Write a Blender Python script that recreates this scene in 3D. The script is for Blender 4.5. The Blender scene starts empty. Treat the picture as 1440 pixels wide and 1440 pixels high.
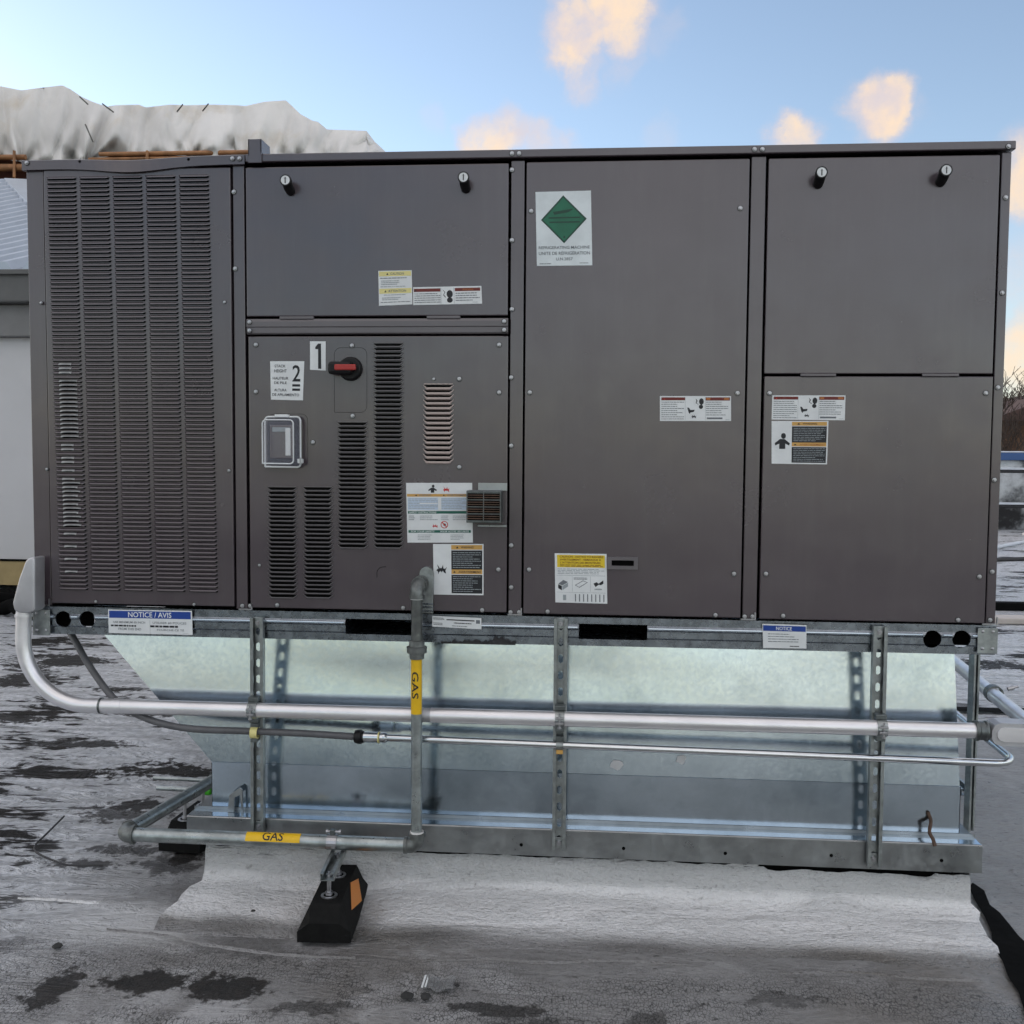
import bpy, bmesh, math, random
from mathutils import Vector, Matrix, noise

# ------------------------------------------------------------------ camera, sky, sun, exposure
scene = bpy.context.scene
C = scene.collection
random.seed(7)
R = math.radians

CAM = Vector((1.7585, -3.0029, 1.3919)); YAW, PITCH, ROLL = -0.0808, -0.0580, 0.0071
FPX = 1400.0                                    # focal length in pixels of a 1440 px wide picture
_cy, _sy = math.cos(YAW), math.sin(YAW)
FWD = Vector((_sy*math.cos(PITCH), _cy*math.cos(PITCH), math.sin(PITCH)))
_r0 = Vector((_cy, -_sy, 0)); _u0 = _r0.cross(FWD)
RIGHT = math.cos(ROLL)*_r0 + math.sin(ROLL)*_u0
UP = -math.sin(ROLL)*_r0 + math.cos(ROLL)*_u0
cam_d = bpy.data.cameras.new("camera"); cam = bpy.data.objects.new("camera", cam_d); C.objects.link(cam)
cam_d.sensor_width = 36; cam_d.lens = 36*FPX/1440; cam_d.clip_start = 0.05; cam_d.clip_end = 2000
m = Matrix((RIGHT, UP, -FWD)).transposed().to_4x4(); m.translation = CAM
cam.matrix_world = m
scene.camera = cam

SUN_DIR = Vector((-0.83, 0.55, 0.0)).normalized(); SUN_EL = R(11.0)
scene.view_settings.view_transform = 'Standard'; scene.view_settings.look = 'None'
scene.view_settings.gamma = 1; scene.view_settings.exposure = 0.88
scene.view_settings.use_curve_mapping = False

cy = scene.cycles; cy.max_bounces = 5; cy.diffuse_bounces = 2; cy.glossy_bounces = 4; cy.transmission_bounces = 5; cy.caustics_reflective = False; cy.caustics_refractive = False
cy.use_adaptive_sampling = True; cy.adaptive_threshold = .03; cy.use_denoising = True
world = bpy.data.worlds.new("World"); scene.world = world; world.use_nodes = True
world.cycles.sampling_method = 'MANUAL'; world.cycles.sample_map_resolution = 512

class NT:
    """Small helper to write node trees."""
    def __init__(s, tree): s.t = tree; s.n = tree.nodes; s.l = tree.links
    def new(s, typ, **kw):
        nd = s.n.new(typ)
        for k, v in kw.items():
            if k == 'inp':
                for a, b in v.items(): s.set(nd, a, b)
            else: setattr(nd, k, v)
        return nd
    def set(s, nd, a, b):
        sock = nd.inputs[a]
        if hasattr(b, 'is_linked') or b.__class__.__name__.startswith('NodeSocket'): s.l.new(b, sock)
        else: sock.default_value = b
    def math(s, op, a, b=None, c=None, clamp=False):
        nd = s.n.new('ShaderNodeMath'); nd.operation = op; nd.use_clamp = clamp
        for i, v in enumerate((a, b, c)):
            if v is not None: s.set(nd, i, v)
        return nd.outputs[0]
    def vmath(s, op, a, b=None, scale=None):
        nd = s.n.new('ShaderNodeVectorMath'); nd.operation = op
        s.set(nd, 0, a)
        if b is not None: s.set(nd, 1, b)
        if scale is not None: s.set(nd, 'Scale', scale)
        return nd.outputs['Value'] if op in ('DOT_PRODUCT', 'LENGTH', 'DISTANCE') else nd.outputs[0]
    def mix(s, f, a, b, blend='MIX'):
        nd = s.n.new('ShaderNodeMix'); nd.data_type = 'RGBA'; nd.blend_type = blend
        s.set(nd, 0, f); s.set(nd, 6, a if not isinstance(a, tuple) else (*a[:3], 1)); s.set(nd, 7, b if not isinstance(b, tuple) else (*b[:3], 1))
        return nd.outputs[2]
    def smooth(s, v, a, b, c=0.0, d=1.0):
        nd = s.n.new('ShaderNodeMapRange'); nd.interpolation_type = 'SMOOTHSTEP'
        s.set(nd, 0, v); s.set(nd, 1, a); s.set(nd, 2, b); s.set(nd, 3, c); s.set(nd, 4, d)
        return nd.outputs[0]
    def noise(s, vec, scale, detail=4, rough=.55, dist=0.0):
        nd = s.n.new('ShaderNodeTexNoise')
        s.set(nd, 'Vector', vec); nd.inputs['Scale'].default_value = scale; nd.inputs['Detail'].default_value = detail
        nd.inputs['Roughness'].default_value = rough; nd.inputs['Distortion'].default_value = dist
        return nd.outputs[0]
    def mapping(s, vec, scale=(1, 1, 1), loc=(0, 0, 0), rot=(0, 0, 0)):
        nd = s.n.new('ShaderNodeMapping'); s.set(nd, 0, vec)
        nd.inputs[1].default_value = loc; nd.inputs[2].default_value = rot; nd.inputs[3].default_value = scale
        return nd.outputs[0]

def ray(u, v):
    return (FWD + RIGHT*((u-720)/FPX) - UP*((v-720)/FPX))

def build_world():
    w = NT(world.node_tree); w.n.clear()
    out = w.new('ShaderNodeOutputWorld'); bg = w.new('ShaderNodeBackground')
    sky = w.new('ShaderNodeTexSky', sky_type='NISHITA', sun_disc=False)
    sky.sun_elevation = SUN_EL
    sky.sun_rotation = math.atan2(SUN_DIR.x, SUN_DIR.y)
    sky.air_density = 1.0; sky.dust_density = 0.4; sky.ozone_density = 1.5; sky.altitude = 100
    d = w.new('ShaderNodeTexCoord').outputs['Generated']
    nz = w.new('ShaderNodeTexNoise', inp={'Vector': d, 'Scale': 12.0, 'Detail': 6.0, 'Roughness': .6})
    warp = w.vmath('SCALE', w.vmath('SUBTRACT', nz.outputs[1], (.5, .5, .5)), scale=.075)
    dw = w.vmath('ADD', d, warp)
    # cumulus puffs: photo direction, angular radius, density
    puffs = [((800, 50), .040, 1.0), ((865, 25), .046, 1.0), ((815, 105), .030, .55), ((880, 95), .030, .35), ((930, 50), .028, .30),
             ((1240, 150), .040, 1.15), ((1295, 155), .024, .35), ((668, 198), .030, .8), ((705, 196), .034, .85), ((750, 200), .030, .7), ((785, 205), .022, .5), ((605, 168), .022, .30),
             ((925, 197), .026, .3), ((1115, 200), .028, .8),
             ((1468, 250), .050, .9), ((1455, 385), .055, .45), ((1465, 500), .060, .8)]
    tot = None
    for c, r, s_ in puffs:
        dist = w.vmath('DISTANCE', dw, tuple(ray(*c).normalized()))
        f = w.math('MULTIPLY', w.smooth(dist, r*1.22, r*.36), s_)
        tot = f if tot is None else w.math('MAXIMUM', tot, f)
    wisp = w.noise(dw, 38.0, 5, .62)
    tot = w.smooth(w.math('MULTIPLY', tot, w.math('ADD', .45, w.math('MULTIPLY', wisp, 1.0))), .05, 1.08)
    core = w.smooth(tot, .25, .85)
    # unseen cloud deck, added brighter and paler for neutral fill light
    away = w.smooth(w.vmath('DOT_PRODUCT', d, tuple(FWD)), .72, .60)
    fld = w.math('MULTIPLY', w.smooth(w.noise(w.vmath('ADD', d, w.vmath('SCALE', warp, scale=.6)), 2.4, 2, .5), .28, .66), w.math('MULTIPLY', away, .85))
    el = w.new('ShaderNodeSeparateXYZ'); w.l.new(d, el.inputs[0])
    fld = w.math('MULTIPLY', fld, w.smooth(el.outputs[2], .0, .42, .55, 1.0))      # the deck thins out towards the horizon
    tot = w.math('MAXIMUM', tot, fld)
    off = w.vmath('ADD', d, tuple(SUN_DIR*0.03 + Vector((0, 0, .02))))
    n1b = w.noise(off, 11.0, 4, .6)
    lit = w.smooth(w.math('SUBTRACT', nz.outputs[0], n1b), -.22, .02)
    ccol = w.mix(core, (.82, .66, .62), w.mix(lit, (.76, .66, .66), (1.02, .78, .56)))
    ccol = w.mix(away, ccol, w.mix(lit, (.98, .96, .96), (1.42, 1.30, 1.20)))
    hsv = w.new('ShaderNodeHueSaturation', inp={'Color': sky.outputs[0], 'Saturation': SKY_SAT, 'Value': 1.0})
    skyc = w.mix(1.0, hsv.outputs[0], SKY_TINT, 'MULTIPLY')
    cc = w.mix(1.0, ccol, (CLOUD, CLOUD, CLOUD), 'MULTIPLY')
    col = w.mix(w.math('MINIMUM', w.math('MULTIPLY', tot, .92), .92), skyc, cc)
    w.set(bg, 0, col); bg.inputs[1].default_value = SKY_STRENGTH
    w.l.new(bg.outputs[0], out.inputs[0])

SKY_STRENGTH = 0.15; SKY_SAT = 0.78; SKY_TINT = (.82, .865, .95); CLOUD = 3.8
build_world()

sun_d = bpy.data.lights.new("sun", 'SUN'); sun_o = bpy.data.objects.new("sun", sun_d); C.objects.link(sun_o)
sun_d.energy = 0.5; sun_d.angle = R(0.6); sun_d.color = (1.0, .72, .48)
_sd = SUN_DIR*math.cos(SUN_EL) + Vector((0, 0, math.sin(SUN_EL)))
sun_o.rotation_euler = _sd.to_track_quat('Z', 'Y').to_euler()

# ------------------------------------------------------------------ helpers
def P(u, v, Y=None, Z=None):
    """The point seen at photo pixel (u, v) on the real plane y=Y (or z=Z), in metres."""
    d = ray(u, v)
    t = (Y-CAM.y)/d.y if Z is None else (Z-CAM.z)/d.z
    return CAM + d*t

MATS = {}
def principled(name, col, rough=.5, metal=0.0, bump=None, vary=0.0, vscale=6.0, rvary=0.0, coat=0.0, spec=.5, stretch=(1, 1, 1), col2=None, dirt=None, ior=1.5, streak=0.0):
    """Procedural material: base colour with noise variation, roughness variation and fine bump."""
    mt = bpy.data.materials.new(name); mt.use_nodes = True
    t = NT(mt.node_tree); b = t.n['Principled BSDF']
    co = t.mapping(t.new('ShaderNodeTexCoord').outputs['Object'], stretch)
    c = (*col, 1)
    if vary or col2:
        n = t.noise(co, vscale, 5, .6)
        c2 = col2 if col2 else tuple(max(0, x*(1-vary)) for x in col)
        csock = t.mix(t.smooth(n, .35, .65), col, c2)
    else: csock = None
    if dirt:
        dcol, dscale, lo, hi = dirt
        n = t.noise(co, dscale, 6, .65)
        csock = t.mix(t.smooth(n, lo, hi), csock if csock else col, dcol)
    if streak:
        raw = t.new('ShaderNodeTexCoord').outputs['Object']
        ns = t.smooth(t.noise(t.mapping(raw, (9, 9, .7)), 2.0, 5, .65), .45, .75); nd_ = t.smooth(t.noise(raw, 11.0, 6, .7), .55, .8)
        sk = t.math('MULTIPLY', t.math('ADD', ns, nd_), streak)
        csock = t.mix(sk, csock if csock else col, (.16, .15, .145))
    if csock: t.set(b, 'Base Color', csock)
    else: b.inputs['Base Color'].default_value = c
    b.inputs['Metallic'].default_value = metal
    if rvary:
        n = t.noise(co, vscale*1.7, 5, .65)
        t.set(b, 'Roughness', t.smooth(n, .3, .7, max(.02, rough-rvary), rough+rvary))
    else: b.inputs['Roughness'].default_value = rough
    b.inputs['Specular IOR Level'].default_value = spec
    b.inputs['Coat Weight'].default_value = coat; b.inputs['IOR'].default_value = ior
    if bump:
        hs = None
        for sc, st in bump:
            n = t.math('MULTIPLY', t.noise(co, sc, 3, .5), st)
            hs = n if hs is None else t.math('ADD', hs, n)
        bn = t.new('ShaderNodeBump'); bn.inputs['Strength'].default_value = 1.0; bn.inputs['Distance'].default_value = 1.0
        t.set(bn, 'Height', hs); t.l.new(bn.outputs[0], b.inputs['Normal'])
    MATS[name] = mt
    return mt

principled('paint', (.070, .0535, .0635), .23, 0, spec=1.0, ior=1.53, streak=.07, bump=[(2.2, .0028), (900, .00004)], vary=.10, vscale=2.5, rvary=.05)
principled('paint_light', (.12, .108, .117), .36, 0, spec=.9, vary=.06)
principled('paint_worn', (.46, .465, .48), .34, .6, vary=.4, vscale=40)
principled('interior', (.004, .004, .004), .9, spec=.05)
principled('galv', (.56, .645, .72), .15, 1.0, bump=[(1.7, .0016), (60, .00003)], vary=.05, vscale=55, rvary=.04, dirt=((.32, .385, .44), 1.3, .48, .72))
principled('galv_rail', (.32, .355, .395), .28, 1.0, bump=[(30, .0001)], vary=.25, vscale=22, rvary=.08)
principled('galv_ledge', (.40, .42, .43), .36, 1.0, bump=[(4, .0006)], vary=.22, vscale=9, rvary=.1)
principled('strut', (.42, .45, .45), .42, 1.0, bump=[(60, .0001)], vary=.3, vscale=30, rvary=.1)
principled('strut_dark', (.20, .22, .22), .45, 1.0, vary=.3, vscale=30)
principled('aluminium', (.90, .89, .91), .36, .75, bump=[(70, .00006)], vary=.12, vscale=14, rvary=.08, stretch=(.3, 1, 1))
principled('conduit_body', (.58, .58, .60), .48, .7, vary=.15, vscale=12)
principled('chrome', (.72, .74, .76), .14, 1.0, vary=.1, vscale=20)
principled('black_pipe', (.16, .17, .165), .5, .75, bump=[(90, .0004)], vary=.35, vscale=28, rvary=.12, dirt=((.30, .30, .28), 40, .6, .75))
principled('fitting', (.22, .235, .23), .5, .8, bump=[(120, .0005)], vary=.35, vscale=40)
principled('pipe_galv', (.44, .48, .48), .36, .9, bump=[(50, .0002)], vary=.3, vscale=24, rvary=.1)
principled('grey_hose', (.12, .122, .13), .42, 0, vary=.2, vscale=20)
principled('rubber', (.008, .008, .008), .75, 0, spec=.18, bump=[(160, .0008)], vary=.4, vscale=40, dirt=((.03, .03, .03), 30, .6, .8))
principled('black_plastic', (.008, .008, .009), .45, spec=.3)
principled('screw', (.50, .50, .52), .34, 1.0, vary=.15, vscale=300)
principled('screw_washer', (.05, .05, .05), .6, .5)  # dark rubber washer ring around each screw head
principled('red', (.42, .035, .03), .4)
principled('white_print', (.82, .85, .86), .45, vary=.05, vscale=30)
principled('white_vinyl', (.80, .83, .84), .35, vary=.08, vscale=14)
principled('silver_vinyl', (.74, .80, .82), .30, .1, vary=.12, vscale=14)
principled('ink', (.012, .014, .018), .5)
principled('ink_grey', (.16, .18, .20), .5)
principled('ink_pale', (.33, .37, .39), .5)
principled('green_vinyl', (.010, .16, .085), .4, vary=.2, vscale=20)
principled('green_dark', (.004, .055, .032), .4)
principled('teal', (.01, .12, .085), .45)
principled('yellow_vinyl', (.80, .72, .30), .4, vary=.08, vscale=20)
principled('yellow', (.85, .52, .012), .42, vary=.1, vscale=20)
principled('yellow_bright', (.78, .58, .03), .42)
principled('amber', (.62, .36, .10), .42)
principled('orange_band', (.45, .16, .04), .42)
principled('dark_red', (.16, .018, .012), .45)
principled('red_print', (.55, .03, .03), .45)
principled('blue_print', (.012, .055, .30), .45)
principled('blue_tint', (.55, .66, .80), .45)
principled('beige', (.52, .43, .40), .5, vary=.1)
principled('orange_reflector', (.62, .20, .012), .35, bump=[(400, .0003)])
principled('green_tape', (.08, .55, .03), .4)
principled('tarp', (.76, .745, .72), .45, 0, vary=.15, vscale=.8, bump=[(1.2, .02), (5, .006)], dirt=((.62, .57, .49), 1.2, .5, .75))
principled('timber', (.42, .20, .085), .6, vary=.4, vscale=4)
principled('brick_brown', (.13, .045, .028), .8, vary=.5, vscale=3)
principled('rope', (.12, .12, .11), .7)
principled('roof_metal', (.40, .45, .52), .35, .6, vary=.1)
principled('fascia', (.11, .112, .112), .5, vary=.1)
principled('fascia_light', (.19, .19, .19), .5, vary=.1)
principled('wall_panel', (.56, .56, .57), .55, vary=.06, vscale=1.0)
principled('tan_board', (.42, .32, .15), .7, vary=.25, vscale=3)
principled('black_membrane', (.006, .006, .006), .85, 0, spec=.06, vary=.4, vscale=8, bump=[(9, .01)])
principled('snow', (.62, .66, .72), .6, vary=.1, bump=[(3, .05)])
principled('wall_snowy', (.66, .69, .71), .75, col2=(.02, .02, .022), vscale=1.7, bump=[(5, .03)])
principled('blue_coping', (.03, .09, .25), .4)
principled('house_brown', (.14, .075, .042), .8, vary=.5, vscale=1.2)
principled('house_cream', (.62, .47, .26), .7)
principled('house_roof', (.085, .05, .042), .8)
principled('glass_dark', (.02, .025, .03), .1)
principled('bark', (.045, .032, .026), .9)
principled('cable', (.02, .02, .022), .5)
principled('rust', (.13, .075, .05), .7, vary=.5, vscale=30)
principled('sealant', (.035, .035, .037), .55, bump=[(60, .004)])
principled('ptfe', (.75, .75, .74), .6)
principled('stone', (.03, .03, .03), .8)
principled('plank_pale', (.55, .50, .46), .6, vary=.2, vscale=3)

def glass_mat(name, col, rough, alpha):
    mt = bpy.data.materials.new(name); mt.use_nodes = True
    b = mt.node_tree.nodes['Principled BSDF']
    b.inputs['Base Color'].default_value = (*col, 1); b.inputs['Roughness'].default_value = rough
    b.inputs['Transmission Weight'].default_value = alpha; b.inputs['IOR'].default_value = 1.25
    MATS[name] = mt
glass_mat('clear_plastic', (.55, .57, .68), .08, 0.0); MATS['clear_plastic'].node_tree.nodes['Principled BSDF'].inputs['Alpha'].default_value = .13
glass_mat('plastic_film', (.85, .86, .87), .15, .85)

class MB:
    """Collects shapes with materials, then builds ONE mesh object."""
    def __init__(s): s.v = []; s.f = []; s.mi = []; s.mats = []; s.sm = []
    def mat(s, name):
        if name not in s.mats: s.mats.append(name)
        return s.mats.index(name)
    def add(s, verts, faces, mat, smooth=False):
        o = len(s.v); k = s.mat(mat)
        s.v += [tuple(q) for q in verts]
        for f in faces: s.f.append(tuple(o+i for i in f)); s.mi.append(k); s.sm.append(smooth)
        return s
    def box(s, x0, x1, y0, y1, z0, z1, mat, bevel=0.0, mtx=None):
        if bevel:
            bm = bmesh.new(); bmesh.ops.create_cube(bm, size=1)
            for q in bm.verts: q.co = Vector(((x0+x1)/2+q.co.x*(x1-x0), (y0+y1)/2+q.co.y*(y1-y0), (z0+z1)/2+q.co.z*(z1-z0)))
            bmesh.ops.bevel(bm, geom=bm.edges[:], offset=bevel, segments=2, profile=.5, affect='EDGES')
            bm.verts.index_update()
            vs = [q.co.copy() for q in bm.verts]; fs = [[q.index for q in f.verts] for f in bm.faces]; bm.free()
        else:
            vs = [Vector((x, y, z)) for x in (x0, x1) for y in (y0, y1) for z in (z0, z1)]
            fs = [(0, 1, 3, 2), (4, 6, 7, 5), (0, 4, 5, 1), (2, 3, 7, 6), (0, 2, 6, 4), (1, 5, 7, 3)]
        if mtx is not None: vs = [mtx @ q for q in vs]
        return s.add(vs, fs, mat, False)
    def tube(s, pts, r, mat, seg=16, caps=True, smooth=True):
        pts = [Vector(p) for p in pts]; n = len(pts); rs = r if isinstance(r, (list, tuple)) else [r]*n
        vs = []; prev = None
        for i, p in enumerate(pts):
            t = (pts[min(i+1, n-1)]-pts[max(i-1, 0)]).normalized()
            if prev is None: a = Vector((0, 0, 1)) if abs(t.z) < .9 else Vector((1, 0, 0)); nrm = (a-t*a.dot(t)).normalized()
            else: nrm = (prev-t*prev.dot(t)).normalized()
            prev = nrm; bn = t.cross(nrm)
            for k in range(seg):
                a = 2*math.pi*k/seg; vs.append(p+rs[i]*(math.cos(a)*nrm+math.sin(a)*bn))
        fs = [(i*seg+k, i*seg+(k+1) % seg, (i+1)*seg+(k+1) % seg, (i+1)*seg+k) for i in range(n-1) for k in range(seg)]
        s.add(vs, fs, mat, smooth)
        if caps:
            s.add([vs[k] for k in range(seg)], [tuple(range(seg))[::-1]], mat); s.add([vs[(n-1)*seg+k] for k in range(seg)], [tuple(range(seg))], mat)
        return s
    def lathe(s, org, axis, prof, mat, seg=20):
        """prof: list of (distance along axis, radius); sharp between rings."""
        axis = Vector(axis).normalized(); org = Vector(org)
        for (a, ra), (b, rb) in zip(prof[:-1], prof[1:]):
            if abs(a-b) < 1e-9:   # flat ring
                s._ring(org+axis*a, axis, ra, rb, mat, seg)
            else: s.tube([org+axis*a, org+axis*b], [max(ra, 1e-5), max(rb, 1e-5)], mat, seg, False)
        return s
    def _ring(s, p, axis, ra, rb, mat, seg):
        a = Vector((0, 0, 1)) if abs(axis.z) < .9 else Vector((1, 0, 0)); n1 = (a-axis*a.dot(axis)).normalized(); n2 = axis.cross(n1)
        vs = [p+r*(math.cos(2*math.pi*k/seg)*n1+math.sin(2*math.pi*k/seg)*n2) for r in (max(ra, 1e-5), max(rb, 1e-5)) for k in range(seg)]
        s.add(vs, [(k, (k+1) % seg, seg+(k+1) % seg, seg+k) for k in range(seg)], mat)
    def prism(s, poly, y0, y1, mat, plane='xz', smooth=False):
        """poly in the given plane, extruded along the remaining axis."""
        def mk(a, b, c): return {'xz': (a, c, b), 'xy': (a, b, c), 'yz': (c, a, b)}[plane]
        n = len(poly); vs = [mk(a, b, y0) for a, b in poly]+[mk(a, b, y1) for a, b in poly]
        fs = [tuple(range(n)), tuple(range(2*n-1, n-1, -1))]+[(i, n+i, n+(i+1) % n, (i+1) % n) for i in range(n)]
        return s.add(vs, fs, mat, smooth)
    def mesh(s, name):
        me = bpy.data.meshes.new(name); me.from_pydata(s.v, [], s.f)
        for q in s.mats: me.materials.append(MATS[q])
        me.polygons.foreach_set('material_index', s.mi); me.polygons.foreach_set('use_smooth', s.sm)
        bm = bmesh.new(); bm.from_mesh(me); bmesh.ops.recalc_face_normals(bm, faces=bm.faces[:]); bm.to_mesh(me); bm.free()
        me.update(); return me
    def build(s, name, parent=None, **kw):
        return link(name, s.mesh(name), parent, **kw)

def link(name, me, parent=None, loc=None, **props):
    o = bpy.data.objects.new(name, me); C.objects.link(o)
    if parent: o.parent = parent; o.matrix_parent_inverse = Matrix.Identity(4); o.location = (Vector(loc) if loc else Vector((0, 0, 0)))-ORIG.get(parent.name, Vector((0, 0, 0)))
    elif loc: o.location = loc
    ORIG[o.name] = ORIG.get(parent.name, Vector((0, 0, 0)))+o.location if parent else Vector(o.location)
    for k, v in props.items(): o[k] = v
    return o
ORIG = {}
def thing(name, label, category, loc=(0, 0, 0), group=None):
    o = bpy.data.objects.new(name, None); C.objects.link(o); o.location = loc; ORIG[o.name] = Vector(loc)
    o.empty_display_size = .1
    o['label'] = label; o['category'] = category
    if group: o['group'] = group
    return o

def fillet(pts, rad, n=10):
    pts = [Vector(p) for p in pts]; out = [pts[0]]
    for i in range(1, len(pts)-1):
        a, b, c = pts[i-1], pts[i], pts[i+1]; d1 = (a-b).normalized(); d2 = (c-b).normalized()
        ang = d1.angle(d2); r = rad[i-1] if isinstance(rad, (list, tuple)) else rad
        k = min(r/math.tan(ang/2), (a-b).length*.98, (c-b).length*.98)
        r = k*math.tan(ang/2); ctr = b+(d1+d2).normalized()*(r/math.sin(ang/2))
        s0 = b+d1*k-ctr; s1 = b+d2*k-ctr; tot = s0.angle(s1); ax = s0.cross(s1).normalized()
        for j in range(n+1): out.append(ctr+Matrix.Rotation(tot*j/n, 3, ax) @ s0)
    return out+[pts[-1]]

def spline(pts, n=8):
    pts = [Vector(p) for p in pts]; q = [pts[0]*2-pts[1]]+pts+[pts[-1]*2-pts[-2]]; out = []
    for i in range(1, len(q)-2):
        for j in range(n):
            t = j/n; a, b, c, d = q[i-1:i+3]
            out.append(.5*((2*b)+(c-a)*t+(2*a-5*b+4*c-d)*t*t+(3*b-a-3*c+d)*t**3))
    return out+[pts[-1]]

# lettering: every string is meshed once from the built-in font
TEXTS = ["STACK", "HEIGHT", "HAUTEUR", "DE PILE", "ALTURA", "DE APILAMIENTO", "2", "1", "CAUTION", "ATTENTION", "WARNING", "AVERTISSEMENT",
         "REFRIGERATING MACHINE", "UNITE DE RÉFRIGÉRATION", "U.N.2857", "NOTICE / AVIS", "NOTICE", "USE MINIMUM 60 INCH", "FROM THIS END", "UTILISER 60 POUCES",
         "GAS", "CAUTION - NOTICE TO RIGGERS", "AVERTISSEMENT - REMARQUE A", "L'ATTENTION DES MONTEURS", "SAFETY INSTRUCTIONS", "FOR YOUR SAFETY", "POUR VOTRE SÉCURITÉ", "FOURCHE CE TÉ"]
GLYPH = {}
def make_text():
    obs = []
    for t in TEXTS:
        cu = bpy.data.curves.new('lettering', 'FONT'); cu.body = t; cu.size = 1; cu.resolution_u = 3
        cu.offset = .010
        o = bpy.data.objects.new('lettering', cu); C.objects.link(o); obs.append((t, o))
    dg = bpy.context.evaluated_depsgraph_get(); dg.update()
    for t, o in obs:
        me = bpy.data.meshes.new_from_object(o.evaluated_get(dg))
        vs = [(v.co.x, v.co.y) for v in me.vertices]; fs = [tuple(p.vertices) for p in me.polygons]
        x0 = min(v[0] for v in vs); x1 = max(v[0] for v in vs); y0 = min(v[1] for v in vs); y1 = max(v[1] for v in vs)
        GLYPH[t] = ([((a-x0)/(x1-x0), (b-y0)/(y1-y0)) for a, b in vs], fs)
        bpy.data.meshes.remove(me); cu = o.data; bpy.data.objects.remove(o); bpy.data.curves.remove(cu)
make_text()

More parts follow.
